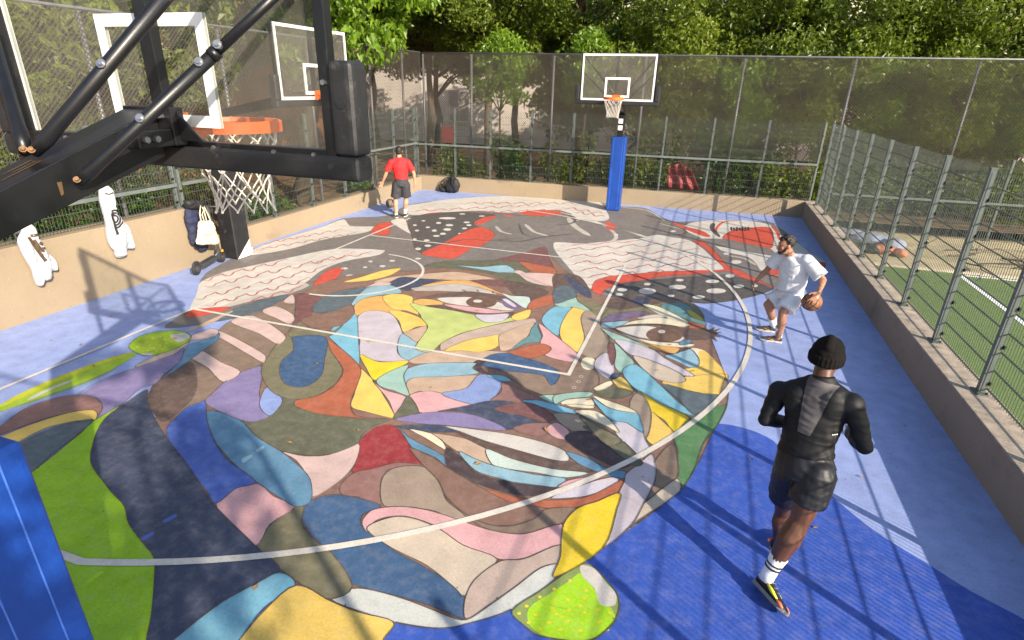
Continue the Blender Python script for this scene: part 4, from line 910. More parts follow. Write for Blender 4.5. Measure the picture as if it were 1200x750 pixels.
# tree shadow on the sandy strip, modelled as brown twigs
mb = MB(); r = random.Random(9)
for k in range(16):
    p = Vector((12.4+r.uniform(0,2.6), 6.2+r.uniform(0,1.6), PZ+.03)); a = r.uniform(-.5,.5); pts = [p]
    for j in range(6): a += r.gauss(0,.4); pts.append(pts[-1]+Vector((math.cos(a)*.28, math.sin(a)*.28, r.uniform(-.02,.06)))); pts[-1].z = max(pts[-1].z, PZ+.02)
    mb.tube(pts, [.02-.0025*j for j in range(7)], 5)
tag(mb.build('fallen_branch', M['bark']), 'shadow of a tree, built as a tangle of brown branches on the sandy strip beside the turf', 'branch_shapes')
# ------------------------------------------------------------------ people
def frame(d, up=Vector((0,0,1))):
    d = d.normalized(); s = d.cross(up).normalized(); return d, s, s.cross(d).normalized()
def hand(mb, wrist, palm_dir, thumb_dir, back, curl=.5, k=1.0, spread=.12, hold=None):
    "palm plus four bent fingers and a thumb; lengths in metres"
    d = palm_dir.normalized(); t = (thumb_dir - d*thumb_dir.dot(d)).normalized(); n = back.normalized(); n = (n - d*n.dot(d) - t*n.dot(t)).normalized()
    w = Vector(wrist); c = w+d*.05*k
    Mx = Matrix((t, n, d)).transposed(); ellipsoid(mb, c, (.042*k,.017*k,.055*k), Mx)
    capsule(mb, w-d*.02*k, w+d*.03*k, .026*k, .026*k)
    for i, (off, L) in enumerate(((.030,.075),(.010,.084),(-.011,.078),(-.030,.060))):
        p = w+d*.088*k+t*off*k; f = (d+t*off*spread*30).normalized()
        a = curl*(.8+.1*i); q = p+f*L*.5*k; f2 = (f*math.cos(a)-n*math.sin(a)).normalized(); q = p+f2*L*.52*k; f3 = (f*math.cos(a*2)-n*math.sin(a*2)).normalized()
        capsule(mb, p-d*.02*k, p, .0105*k, .0100*k, 8); capsule(mb, p, q, .0100*k, .0090*k, 8); capsule(mb, q, q+f3*L*.48*k, .0090*k, .0075*k, 8)
    p = w+d*.025*k+t*.030*k; f = (t*.75+d*.7).normalized(); q = p+f*.045*k; capsule(mb, p-f*.01, q, .0135*k, .0115*k, 8)
    f2 = (d*.85+t*.35-n*.25*curl).normalized(); capsule(mb, q, q+f2*.034*k, .0110*k, .0085*k, 8)
def head_mesh(mb, c, fwd, up, k=1.0, face=True):
    f = fwd.normalized(); u = (up-f*up.dot(f)).normalized(); s = f.cross(u); Mx = Matrix((s, f, u)).transposed(); c = Vector(c)
    ellipsoid(mb, c+u*.025*k, (.076*k,.094*k,.092*k), Mx); ellipsoid(mb, c+f*.018*k-u*.045*k, (.060*k,.070*k,.075*k), Mx); ellipsoid(mb, c+f*.062*k-u*.093*k, (.028*k,.024*k,.022*k), Mx)
    if face:
        capsule(mb, c+f*.088*k+u*.018*k, c+f*.108*k-u*.028*k, .010*k, .015*k, 8)                               # nose
        ellipsoid(mb, c+f*.080*k+u*.032*k, (.048*k,.016*k,.012*k), Mx); ellipsoid(mb, c+f*.083*k-u*.060*k, (.026*k,.013*k,.010*k), Mx)   # brow, lips
        for q in (-1, 1): ellipsoid(mb, c+s*q*.040*k+f*.062*k-u*.018*k, (.022*k,.022*k,.02*k), Mx)
    for q in (-1, 1): ellipsoid(mb, c+s*q*.078*k-f*.008*k-u*.002*k, (.012*k,.022*k,.032*k), Mx)
    return c, f, u, s
def limb(mb, a, b, c, r0, r1, r2, bulge=1.0, side=None):
    "two segment limb with a muscle bulge near the upper end of each segment"
    a, b, c = Vector(a), Vector(b), Vector(c)
    capsule(mb, a, a.lerp(b,.45), r0, r0*.96); capsule(mb, a.lerp(b,.4), b, r0*.93, r1)
    off = side*r1*.25 if side is not None else Vector((0,0,0))
    capsule(mb, b, b.lerp(c,.35)+off, r1*.96, r1*1.04*bulge); capsule(mb, b.lerp(c,.35)+off, c, r1*1.02*bulge, r2)
def folds(amp, f1, axis=None, seed=0.0):
    def w(c):
        q = Vector((c.x*f1+seed, c.y*f1, c.z*f1*1.6)); n = noise.noise(q)+.5*noise.noise(q*2.1)
        rr = 1-abs(noise.noise(q*1.3+Vector((5,1,2))))*2; return amp*(n*.8+max(0, rr)*.35-.1)
    return w
def shoe(name, ankle, toe, up, parent, mu, ms, k=1.0, trims=()):
    "a trainer: sole, upper; ankle point sits above the heel"
    a = Vector(ankle); t = Vector(toe); d = (t-a); d = (d-up*d.dot(up)).normalized(); s = d.cross(up).normalized()
    base = a-up*.085*k; mb = MB(); heel = base-d*.055*k; L = .285*k
    def ring(x, w, h0, h1): return (heel+d*x+up*(h0+h1)/2, s*w, up*(h1-h0)/2)
    loft(mb, [ring(.0,.024*k,.022*k,.07*k), ring(.02*k,.035*k,.018*k,.095*k), ring(.07*k,.037*k,.018*k,.105*k), ring(.12*k,.037*k,.018*k,.088*k), ring(.17*k,.043*k,.018*k,.07*k), ring(.225*k,.044*k,.018*k,.055*k), ring(.262*k,.034*k,.018*k,.045*k), ring(L,.012*k,.02*k,.032*k)])
    me = fuse(mb, .006, 3); o = link(name, me, mu, parent, True)
    sb = MB()
    for x0, z in ((0,0),):
        n = 22; prof = [(-.002,.026),(.02,.038),(.07,.039),(.13,.039),(.19,.047),(.235,.045),(.268,.034),(.288,.012)]
        top = []; bot = []
        for x, w in prof: top.append((x, w)); 
        pl = [(x, w) for x, w in prof]+[(x, -w) for x, w in prof[::-1]]; m = len(pl)
        kick = lambda x: .012*max(0, (x-.2)/.09)**2
        sb.add([heel+d*x*k+s*w*k+up*(.002+kick(x))*k for x, w in pl]+[heel+d*x*k+s*w*k+up*(.026+kick(x)*.7)*k for x, w in pl], [tuple(range(m))[::-1], tuple(range(m, 2*m))]+[(i,(i+1) % m,m+(i+1) % m,m+i) for i in range(m)])
    sb.build('sole', ms, o, bevel=.004)
    for j, (mt, x0, x1, z0, z1, wd) in enumerate(trims):
        for q in (1, -1):
            tb = MB(); p0 = heel+d*x0*k+s*q*.042*k+up*z0*k; p1 = heel+d*x1*k+s*q*.043*k+up*z1*k; tb.tube([p0, p0.lerp(p1,.5)+s*q*.004*k, p1], [wd*.5*k, wd*k, wd*.4*k], 8); tb.build('trim', mt, o, smooth=True)
    lb = MB()
    for j in range(4):
        x = .10+.028*j; h = .098-.014*j; lb.tube([heel+d*x*k+s*.02*k+up*h*.93*k, heel+d*(x+.006)*k+up*(h+.006)*k, heel+d*x*k-s*.02*k+up*h*.93*k], .003*k, 5)
    lb.build('lace', ms, o)
    return o
def sock(ankle, knee, parent, hi=.13, stripes=False, r=.042):
    a = Vector(ankle); d = (Vector(knee)-a).normalized(); mb = MB(); mb.tube([a-d*.06, a, a+d*.05, a+d*hi, a+d*(hi+.006)], [r*1.0, r*.96, r*.98, r*1.22, r*1.24], 18)
    o = mb.build('sock', M['sock'], parent, smooth=True)
    if stripes:
        for h in (.045,.075): MB().tube([a+d*h, a+d*(h+.012)], r*(1.0+.9*h)+.003, 18).build('stripe', M['ink'], o, smooth=True)
    return o

def localise(e):
    for ch in e.children: ch.location = ch.location - e.location
# ---- ball
def basketball(c, r, m, label, rot):
    mb = MB(); ellipsoid(mb, (0,0,0), (r,r,r), n=40); o = mb.build('basketball', m, smooth=True); o.location = c; o.rotation_euler = rot
    tag(o, label, 'basketball', 'basketballs')
    sm = MB()
    sm.tube([(r*math.cos(a)*1.002, r*math.sin(a)*1.002, 0) for a in [2*math.pi*i/40 for i in range(40)]], .0042, 6, closed=True)
    sm.tube([(r*math.cos(a)*1.002, 0, r*math.sin(a)*1.002) for a in [2*math.pi*i/40 for i in range(40)]], .0042, 6, closed=True)
    for q in (-1, 1):
        pts = []
        for i in range(40):
            a = 2*math.pi*i/40; v = Vector((q*(.55+.22*math.cos(2*a)), math.cos(a)*.8, math.sin(a)*.8)).normalized()*r*1.002; pts.append(v)
        sm.tube(pts, .0042, 6, closed=True)
    sm.build('seam', M['seam'], o, smooth=True); return o

# ================= runner in black, seen from behind
J = Figure(7.86, -4.93)
e = empty('person', (7.86,-4.93,0)); tag(e, 'person in black top, black shorts and black beanie running, seen from behind', 'person', 'players on the court')
away = J.n; rightv = Vector((away.y, -away.x, 0))
hd = J(968,421,.24); nk = J(966,439,.24); nk2 = J(963,448,.20)
sl, sr = J(914,458,.24), J(999,473,.16); el, er = J(897,491,.16), J(1013,523,.12); wl_, wr_ = J(932,497,.40), J(996,508,.42)
ch = J(957,478,.20); ws = J(945,521,.12); pv = J(942,548,.08)
hl, hr_ = J(926,553,.13), J(957,558,.02); kl, kr = J(918,600,.34), J(938,609,-.04); al, ar = J(913,632,.33), J(904,667,-.14)
fwd = (away*.8+rightv*.45).normalized()
tors = (nk2-pv).normalized(); sdv = (sr-sl).normalized(); dpt = sdv.cross(tors).normalized()
b = MB()
head_mesh(b, hd, fwd, Vector((0,0,1))+away*.1); capsule(b, nk2, hd-Vector((0,0,.03)), .062, .056)
loft(b, [(pv-tors*.06, sdv*.13, dpt*.10), (pv+tors*.03, sdv*.155, dpt*.115), (ws, sdv*.135, dpt*.095), (ch-tors*.02, sdv*.165, dpt*.115), (ch+tors*.1, sdv*.17, dpt*.11), (nk2, sdv*.09, dpt*.07)])
capsule(b, sl, sr, .06, .06); limb(b, sl, el, wl_, .054, .042, .028); limb(b, sr, er, wr_, .054, .042, .028)
hand(b, wl_, (wl_-el), Vector((0,0,1)), away, .7); hand(b, wr_, (wr_-er), Vector((0,0,1)), -away, .7)
calf = -away*.9-rightv*.2
limb(b, hl, kl, al, .092, .060, .040, 1.08, calf); limb(b, hr_, kr, ar, .098, .066, .040, 1.14, calf)
toeR = J(908,712,-.25); toeL = al+fwd*.2+Vector((0,0,-.08))
body = link('body', fuse(b, .0075, 5), M['skin_dark'], e, True)
# beanie
b = MB(); up = (Vector((0,0,1))+away*.02).normalized(); c = hd+Vector((0,0,.035))
Mx = Matrix((rightv, away, up)).transposed(); ellipsoid(b, c+up*.015, (.098,.112,.105), Mx); ellipsoid(b, c-up*.01, (.100,.114,.07), Mx); capsule(b, c-away*.07+up*.07, c-away*.02+up*.112, .035, .03)
for i in range(26):
    a = 2*math.pi*i/26; p0 = c+Mx @ Vector((.094*math.cos(a), .108*math.sin(a), -.045)); p1 = c+Mx @ Vector((.096*math.cos(a), .110*math.sin(a), .005)); capsule(b, p0, p1, .012, .011, 8)
hat = link('beanie', fuse(b, .006, 2, folds(.005, 13)), M['knit'], e, True)
# top
b = MB(); loft(b, [(ws-tors*.055, sdv*.178, dpt*.142), (ws-tors*.03, sdv*.172, dpt*.136), (ws+tors*.01, sdv*.160, dpt*.120), (ch-tors*.03, sdv*.184, dpt*.132), (ch+tors*.06, sdv*.195, dpt*.132), (ch+tors*.12, sdv*.175, dpt*.12), (nk2, sdv*.085, dpt*.078), (nk2+tors*.045, sdv*.066, dpt*.066)])
capsule(b, sl-tors*.005, sr-tors*.005, .074, .074); capsule(b, sl.lerp(sr,.12)+tors*.005, nk2, .07, .065); capsule(b, sr.lerp(sl,.12)+tors*.005, nk2, .07, .065)
ellipsoid(b, sl.lerp(sr,.04), (.066,.066,.064)); ellipsoid(b, sr.lerp(sl,.04), (.066,.066,.064)); capsule(b, sl, ch+tors*.05, .07, .09); capsule(b, sr, ch+tors*.05, .07, .09)
limb(b, sl, el, wl_, .062, .048, .034, 1.0); limb(b, sr, er, wr_, .064, .050, .034, 1.0)
for q in (-1,1): ellipsoid(b, ch+sdv*q*.10+tors*.04-dpt*(-.06), (.085,.07,.12))
jersey = link('long_sleeved_top', fuse(b, .0075, 9, lambda c: .0045*noise.noise(Vector((c.x*7, c.y*7, c.z*26)))+.004*max(0, 1-3*abs(noise.noise(Vector((c.x*5+3, c.y*5, c.z*17)))))), M['black_cloth'], e, True)
# grey mesh panel between the shoulder blades follows the back of the top
def drape(parent, src, outline_px, d, name, m, off=.004, nu=40, nv=60, wr=.004):
    "cloth panel lying on the surface of src where rays from a quad outline meet it"
    from mathutils.bvhtree import BVHTree
    t = BVHTree.FromPolygons([v.co for v in src.data.vertices], [p.vertices for p in src.data.polygons])
    a, b_, c_, d_ = [Vector(q) for q in outline_px]; mb = MB(); ok = {}
    dirv = d.normalized()
    for j in range(nv+1):
        for i in range(nu+1):
            u, v = i/nu, j/nv; p = a.lerp(b_, u).lerp(d_.lerp(c_, u), v)
            h = t.ray_cast(p-dirv*.6, dirv)
            if h[0] is not None:
                ok[(i,j)] = len(mb.v); mb.v.append(tuple(h[0]+h[1]*(off+wr*max(0, noise.noise(Vector((h[0].x*10, h[0].y*10, h[0].z*45)))))))
    for j in range(nv):
        for i in range(nu):
            q = [(i,j),(i+1,j),(i+1,j+1),(i,j+1)]
            if all(k in ok for k in q): mb.f.append([ok[k] for k in q]); mb.mi.append(0)
    return mb.build(name, m, parent, smooth=True)
drape(jersey, jersey, [J(943,441,.1), J(980,455,.1), J(954,508,.1), J(938,503,.1)], dpt*-1 if dpt.dot(away) < 0 else dpt, 'back_panel', M['grey_mesh'], wr=.008)



# tiny white print at the hem
from mathutils.bvhtree import BVHTree
def stick(parent, src, px, py, w, h, m, name, n=1, off=.003, Jf=None):
    t = BVHTree.FromPolygons([v.co for v in src.data.vertices], [p.vertices for p in src.data.polygons]); mb = MB()
    for k in range(n):
        r = ray(px+k*1.75, py-.25*k); hit = t.ray_cast(CV, r.normalized())
        if hit[0] is None: continue
        p = hit[0]+hit[1]*off; s = (RT-hit[1]*RT.dot(hit[1])).normalized(); u = hit[1].cross(s)
        mb.add([p-s*w-u*h, p+s*w-u*h, p+s*w+u*h, p-s*w+u*h], [(0,1,2,3)])
    if mb.v: return mb.build(name, m, parent)
stick(jersey, jersey, 975.5, 509.5, .0035, .0035, M['white_paint'], 'hem_print', 4)
# shorts
def shorts(name, pv, ws_, hl, kl, hr_, kr, tors, sdv, dpt, m, parent, tlen=.62, r0=.115, r1=.115, wst=.15, amp=.012, vox=.0075, top=.06):
    b = MB(); loft(b, [(ws_-tors*.0, sdv*wst, dpt*(wst-.035)), (ws_-tors*.035, sdv*(wst+.004), dpt*(wst-.03)), (pv+tors*.03, sdv*(wst+.025), dpt*(wst-.01)), (pv-tors*.06, sdv*(wst+.02), dpt*(wst-.015))])
    for h, k in ((hl, kl), (hr_, kr)):
        h, k = Vector(h), Vector(k); d, s, u = frame(k-h, sdv.cross(k-h)); q = h.lerp(k, tlen)
        loft(b, [(h-d*.03, s*r0, u*r0), (h.lerp(k,.3), s*r0*1.02, u*r0*1.02), (q, s*r1, u*r1)])
        ellipsoid(b, h-d*.01+dpt*(-.03 if dpt.dot(Vector((0,0,1)))>2 else 0), (r0,r0,r0))
    return link(name, fuse(b, vox, 3, folds(amp, 9, seed=3.0)), m, parent, True)
shorts('shorts', pv, ws-tors*.02, hl, kl, hr_, kr, tors, sdv, dpt, M['black_short'], e, .58, .112, .116, .158, .009)
upR = (J(870,700,-.02)-J(895,700,-.02)); nR = (J(907,712,-.30)-J(881,683,-.16)).normalized()
upf = Vector((ar-toeR)).normalized(); upf = (upf - nR*upf.dot(nR)).normalized()
upf = (J(914,690,-.16)-J(893,699,-.20)); upf = (upf-nR*upf.dot(nR)).normalized()
ankR = J(899,681,-.15)+upf*.012
shoe('shoe', ankR, ankR+nR*.3, upf, e, M['shoe_black'], M['sole_grey'], 1.06, [(M['yellow'],.09,.20,.07,.045,.013),(M['coral'],.20,.262,.042,.032,.013),(M['cobalt'],.03,.06,.05,.09,.010)])
shoe('shoe', al+Vector((0,0,.0)), al+fwd*.3, Vector((0,0,1)), e, M['shoe_black'], M['sole_grey'], 1.06, [(M['yellow'],.09,.20,.07,.045,.013),(M['coral'],.0,.05,.06,.05,.014)])
sock(ar-(kr-ar).normalized()*.03, kr, e, .14, True, .049); sock(al+Vector((0,0,.01)), kl, e, .06, False, .042)

localise(e)
# ================= dribbling player in white
J = Figure(8.16, -.42)
e = empty('person', (8.16,-.42,0)); tag(e, 'bearded person in white tee and white shorts crouching to dribble near the right wall', 'person', 'players on the court')
away = J.n; rightv = Vector((away.y, -away.x, 0))
hd = J(921.5,287,.02); nk = J(928,300,.06)
sR, sL = J(913.5,301,.18), J(945,305,-.02); eR, eL = J(899,316,.24), J(965,328,-.12); wR, wL = J(887.5,328,.20), J(959.5,343,-.30)
ch = J(931,313,.08); ws = J(929,331,.10); pv = J(925,342,.10)
hR, hL = J(916,345,.20), J(931,348,.0); kR, kL = J(899.5,357,.10), J(917,367,-.16); aR, aL = J(907,380,.34), J(911.5,397,-.02)
tors = (nk-pv).normalized(); sdv = (sR-sL).normalized(); dpt = sdv.cross(tors).normalized()
face = (-rightv*.92-away*.35-Vector((0,0,.12))).normalized()
b = MB()
hc, hf, hu, hs = head_mesh(b, hd-Vector((0,0,.01)), face, Vector((0,0,1))-rightv*.06); capsule(b, nk-tors*.02, hd-Vector((0,0,.05))-hf*.02, .058, .054)
loft(b, [(pv-tors*.05, sdv*.13, dpt*.10), (pv+tors*.05, sdv*.14, dpt*.105), (ws, sdv*.13, dpt*.095), (ch, sdv*.16, dpt*.11), (ch+tors*.09, sdv*.16, dpt*.10), (nk, sdv*.08, dpt*.065)])
capsule(b, sR, sL, .055, .055); limb(b, sR, eR, wR, .05, .038, .026); limb(b, sL, eL, wL, .052, .039, .027)
hand(b, wR, (wR-eR)+Vector((0,0,-.1)), -away, -rightv+Vector((0,0,.4)), .45)
bc = J(951.5,353.7,-.26)
hand(b, wL, J(949,357,-.43)-wL, -rightv+Vector((0,0,.5)), -away*1.0+Vector((0,0,.3)), .32, 1.1, .2)
limb(b, hR, kR, aR, .080, .055, .036, 1.04, rightv*.8); limb(b, hL, kL, aL, .080, .055, .036, 1.04, rightv*.8)
link('body', fuse(b, .0075, 5), M['skin_tan'], e, True)
def face_bits(e, c, f, u, s, m, beard=True, hair_r=1.0, curly=True):
    for q in (-1, 1):
        mb = MB(); ellipsoid(mb, c+f*.082+s*q*.031+u*.012, (.008,.006,.005), Matrix((s, f, u)).transposed(), 10); mb.build('eye', M['eye'], e, smooth=True)
        mb = MB(); mb.tube([c+f*.088+s*q*.014+u*.031, c+f*.091+s*q*.032+u*.037, c+f*.080+s*q*.05+u*.030], [.002,.003,.002], 6); mb.build('eyebrow', M['hair'], e, smooth=True)
    Mx = Matrix((s, f, u)).transposed(); b = MB(); r = random.Random(2)
    ellipsoid(b, c+u*.045-f*.018, (.084,.096,.088), Mx)
    if curly:
        for _ in range(90):
            th = r.uniform(0, 6.28); ph = r.uniform(.1, 1.35); v = Vector((.082*math.sin(ph)*math.cos(th), .098*math.sin(ph)*math.sin(th)-.012, .09*math.cos(ph)))
            if v.y > .085 and v.z < .03: continue
            p = c+u*.048+Mx @ v; k = r.uniform(.012,.022); ellipsoid(b, p, (k,k,k), n=8)
    me = fuse(b, .006, 2, folds(.004, 40)); 
    bm = bmesh.new(); bm.from_mesh(me)
    kill = [v for v in bm.verts if (v.co-c).dot(f) > .020 and (v.co-c).dot(u) < .082 or (v.co-c).dot(u) < -.035 and (v.co-c).dot(f) > -.03 or (v.co-c).dot(u) < -.07]
    bmesh.ops.delete(bm, geom=kill, context='VERTS'); bm.to_mesh(me); bm.free()
    link('hair', me, m, e, True)
    if beard:
        b = MB()
        for q in (-1, 1): capsule(b, c+s*q*.056+f*.028-u*.045, c+s*q*.030+f*.070-u*.090, .012, .017); capsule(b, c+s*q*.066+f*.012-u*.012, c+s*q*.060+f*.030-u*.05, .013, .018)
        capsule(b, c+s*.030+f*.076-u*.095, c-s*.030+f*.072-u*.095, .017, .017); capsule(b, c+s*.022+f*.094-u*.048, c-s*.022+f*.094-u*.048, .0075, .0075); ellipsoid(b, c+f*.088-u*.090, (.024,.012,.018), Mx)
        link('beard', fuse(b, .005, 2, folds(.002, 60)), m, e, True)
face_bits(e, hc, hf, hu, hs, M['hair'])
b = MB(); loft(b, [(pv+tors*.055, sdv*.195, dpt*.155), (ws+tors*.02, sdv*.185, dpt*.15), (ch, sdv*.20, dpt*.150), (ch+tors*.08, sdv*.195, dpt*.135), (nk-tors*.01, sdv*.10, dpt*.085), (nk+tors*.012, sdv*.072, dpt*.070)])
capsule(b, sR.lerp(sL,.08), sL.lerp(sR,.08), .075, .075); capsule(b, sR.lerp(sL,.2), nk-tors*.02, .07, .066); capsule(b, sL.lerp(sR,.2), nk-tors*.02, .07, .066)
for s_, e_, t in ((sR, eR, .62), (sL, eL, .85)):
    d, ss, uu = frame(e_-s_, Vector((.2,.3,1))); loft(b, [(s_-d*.02, ss*.078, uu*.078), (s_.lerp(e_,.4), ss*.090, uu*.090), (s_.lerp(e_,t), ss*.098, uu*.098)]); ellipsoid(b, s_, (.08,.08,.08))
link('tee_shirt', fuse(b, .0075, 3, folds(.009, 7)), M['tee_cloth'], e, True)
shorts('shorts', pv-tors*.01, ws-tors*.03, hR, kR, hL, kL, tors, sdv, dpt, M['tee_cloth'], e, .78, .115, .128, .160, .010)
ft = (-rightv*.98-away*.12).normalized()
for a_, k_ in ((aR, kR), (aL, kL)):
    a_.z = max(a_.z, .09)
    base = Vector((a_.x, a_.y, .088)); shoe('shoe', base, base+ft*.3, Vector((0,0,1)), e, M['shoe_grey'], M['sole'], 1.0, [(M['swoosh'],.10,.19,.035,.06,.007)])
    sock(Vector((a_.x,a_.y,.11)), k_, e, .15, False, .048)
localise(e)
basketball(bc, .121, M['ball'], 'brown basketball under the left hand of the player in white', (.5,.3,.9))

# ================= man in red, far left corner, from behind
J = Figure(-.17, 4.42)
e = empty('person', (-.17,4.42,0)); tag(e, 'person in red tee and dark shorts seen from behind near the far left corner', 'person', 'players on the court')
away = J.n; rightv = Vector((away.y, -away.x, 0)); Zv = Vector((0,0,1))
hd = J(467.3,177.2,.06); nk = J(468,185,.02); sl, sr = J(458.5,190.5), J(478,190.5); el, er = J(452.5,203,.02), J(485,203,.02); wl_, wr_ = J(448.5,213,.10), J(486,213,.06)
ch = J(468.5,195); ws = J(470,208); pv = J(470,215); hl, hr_ = J(465,217), J(475,217); kl, kr = J(463.5,233,.03), J(476,232,.05); al, ar = J(464.3,251,.0), J(474.6,247,.12)
tors = Zv; sdv = rightv; dpt = away
b = MB(); head_mesh(b, hd, away, Zv); capsule(b, nk-Zv*.02, hd-Zv*.04, .06, .056)
loft(b, [(pv-Zv*.06, sdv*.14, dpt*.11), (ws, sdv*.14, dpt*.105), (ch, sdv*.175, dpt*.12), (ch+Zv*.1, sdv*.175, dpt*.11), (nk, sdv*.08, dpt*.07)])
capsule(b, sl, sr, .06, .06); limb(b, sl, el, wl_, .054, .042, .028); limb(b, sr, er, wr_, .054, .042, .028)
hand(b, wl_, (wl_-el)-Zv*.05-rightv*.03, -rightv, away, .15, 1.05, .2); hand(b, wr_, (wr_-er)-Zv*.08, away, rightv, .6)
limb(b, hl, kl, al, .085, .058, .038, 1.06, -away); limb(b, hr_, kr, ar, .085, .058, .038, 1.06, -away)
link('body', fuse(b, .0085, 5), M['skin_light'], e, True)
b = MB(); Mx = Matrix((rightv, away, Zv)).transposed(); ellipsoid(b, hd+Zv*.032-away*.008, (.087,.104,.098), Mx); ellipsoid(b, hd-Zv*.02-away*.03, (.078,.075,.07), Mx)
link('hair', fuse(b, .008, 2, folds(.003, 30)), M['hair'], e, True)
b = MB(); loft(b, [(ws-Zv*.03, sdv*.172, dpt*.135), (ws+Zv*.05, sdv*.168, dpt*.13), (ch, sdv*.195, dpt*.14), (ch+Zv*.09, sdv*.19, dpt*.13), (nk-Zv*.01, sdv*.09, dpt*.08), (nk+Zv*.015, sdv*.072, dpt*.07)])
capsule(b, sl, sr, .074, .074); capsule(b, sl, nk-Zv*.03, .07, .065); capsule(b, sr, nk-Zv*.03, .07, .065)
for s_, e_ in ((sl, el), (sr, er)):
    d, ss, uu = frame(e_-s_, away); loft(b, [(s_-d*.02, ss*.075, uu*.075), (s_.lerp(e_,.45), ss*.08, uu*.08), (s_.lerp(e_,.75), ss*.083, uu*.083)]); ellipsoid(b, s_, (.079,.079,.079))
link('tee_shirt', fuse(b, .0085, 3, folds(.009, 8, seed=8)), M['red_cloth'], e, True)
shorts('shorts', pv, ws-Zv*.02, hl, kl, hr_, kr, tors, sdv, dpt, M['dark_short'], e, .88, .118, .125, .160, .008, .0085)
for a_, k_, f_ in ((al, kl, (away*.9-rightv*.3)), (ar, kr, (away*.95+rightv*.2))):
    base = Vector((a_.x, a_.y, .088)); shoe('shoe', base, base+f_*.3, Zv, e, M['shoe_black'], M['sole'], 1.0); sock(Vector((a_.x,a_.y,.10)), k_, e, .10)
localise(e)
p = ground(457.6,243.5); p.z = .125
basketball(p, .12, mat('grey_brown_rubber', (.16,.115,.085), .7, 0, .2, 10), 'worn brown basketball on the floor beside the feet of the man in red', (.2,.5,.1))

# ------------------------------------------------------------------ belongings
# hoodies hanging on the left fence: x is the wall face
# scooter
e = empty('electric_scooter', (-1.34,-.75,0)); tag(e, 'dark electric scooter leaning by the left wall next to the black padded post', 'scooter')
rear, frnt = Vector((-1.24,-1.16,.11)), Vector((-1.42,-.40,.11)); o3 = e.location
rear -= o3; frnt -= o3; dv = (frnt-rear).normalized(); sv = Vector((-dv.y, dv.x, 0))
for p in (rear, frnt):
    w = MB(); w.tube([p+.088*(math.cos(a)*dv+math.sin(a)*Zv) for a in [2*math.pi*i/28 for i in range(28)]], .026, 10, closed=True)
    wo = w.build('wheel', M['rubber'], e, smooth=True); h = MB(); h.cyl(p-sv*.022, p+sv*.022, .062, 18); h.build('rim', M['scooter'], wo); h = MB(); h.cyl(p-sv*.03, p+sv*.03, .018, 10); h.build('hub', M['steel'], wo)
dk = MB(); a0, a1 = rear+dv*.13+Zv*.02, frnt-dv*.20+Zv*.05
dk.hexa([a0-sv*.07-Zv*.03, a0+sv*.07-Zv*.03, a0+sv*.07+Zv*.03, a0-sv*.07+Zv*.03], [a1-sv*.06-Zv*.03, a1+sv*.06-Zv*.03, a1+sv*.06+Zv*.03, a1-sv*.06+Zv*.03]); dk.build('deck', M['scooter'], e, bevel=.012)
st = MB(); st.tube([a1+Zv*.01, frnt-dv*.10+Zv*.10, frnt-dv*.06+Zv*.2], .028, 10); st.tube([frnt, frnt-dv*.05+Zv*.14, frnt-dv*.17+Zv*.98], .024, 10); st.build('stem', M['scooter'], e, smooth=True)
tp = frnt-dv*.17+Zv*.98; MB().tube([tp-sv*.24, tp, tp+sv*.24], .014, 10).build('handlebar', M['scooter'], e, smooth=True)
fb = MB(); fb.tube([rear+.128*(math.cos(a)*dv+math.sin(a)*Zv) for a in [math.pi*(.25+.5*i/8) for i in range(9)]], .012, 8); fb.tube([frnt+.128*(math.cos(a)*dv+math.sin(a)*Zv) for a in [math.pi*(.25+.5*i/8) for i in range(9)]], .012, 8); fb.build('mudguard', M['scooter'], e, smooth=True)
MB().box(tuple(frnt-Vector((-.03,.02,-.10))), tuple(frnt-Vector((-.045,-.02,-.14)))).build('reflector', M['swoosh'], e)
# tote bag, jacket, dark top hanging over the handlebar and the fence end
def sack(name, outline, x, th, m, label, cat, wr=.02, handles=None, fr=7, sm=3):
    pts = [onx(a, b_, x) for a, b_ in outline]; c = sum(pts, Vector((0,0,0)))/len(pts); e = empty(name, c); tag(e, label, cat)
    pl = [Vector(((p-c).y, (p-c).z)) for p in pts]; pl = catmull(pl, True, 4); mb = MB(); n = len(pl); rings = [(.0,1.0),(.6,.93),(.9,.7),(1.0,.35)]
    vs = []
    for sgn in (1, -1):
        for h, s in rings: vs += [(sgn*th*.5*h, p.x*s, p.y*s) for p in pl]
    fs = []
    for r_ in range(3):
        for k in range(n):
            fs.append((r_*n+k, r_*n+(k+1) % n, (r_+1)*n+(k+1) % n, (r_+1)*n+k)); o_ = 4*n; fs.append((o_+r_*n+k, o_+(r_+1)*n+k, o_+(r_+1)*n+(k+1) % n, o_+r_*n+(k+1) % n))
    fs += [tuple(3*n+k for k in range(n)), tuple(7*n+k for k in range(n))[::-1]]
    mb.add(vs, fs); bmt = mb.mesh('t'); bm = bmesh.new(); bm.from_mesh(bmt); bmesh.ops.remove_doubles(bm, verts=bm.verts[:], dist=1e-5); bm.to_mesh(bmt); bm.free()
    mb2 = MB(); mb2.v = [tuple(v.co) for v in bmt.vertices]; mb2.f = [list(p.vertices) for p in bmt.polygons]; mb2.mi = [0]*len(mb2.f)
    me = fuse(mb2, .008, sm, folds(wr, fr, seed=x)); o = link('cloth', me, m, e, True)
    for hpts in handles or []: MB().tube([onx(a, b_, x+dx)-c for a, b_, dx in hpts], .011, 8).build('handle', m, e, smooth=True)
    return e, o, c
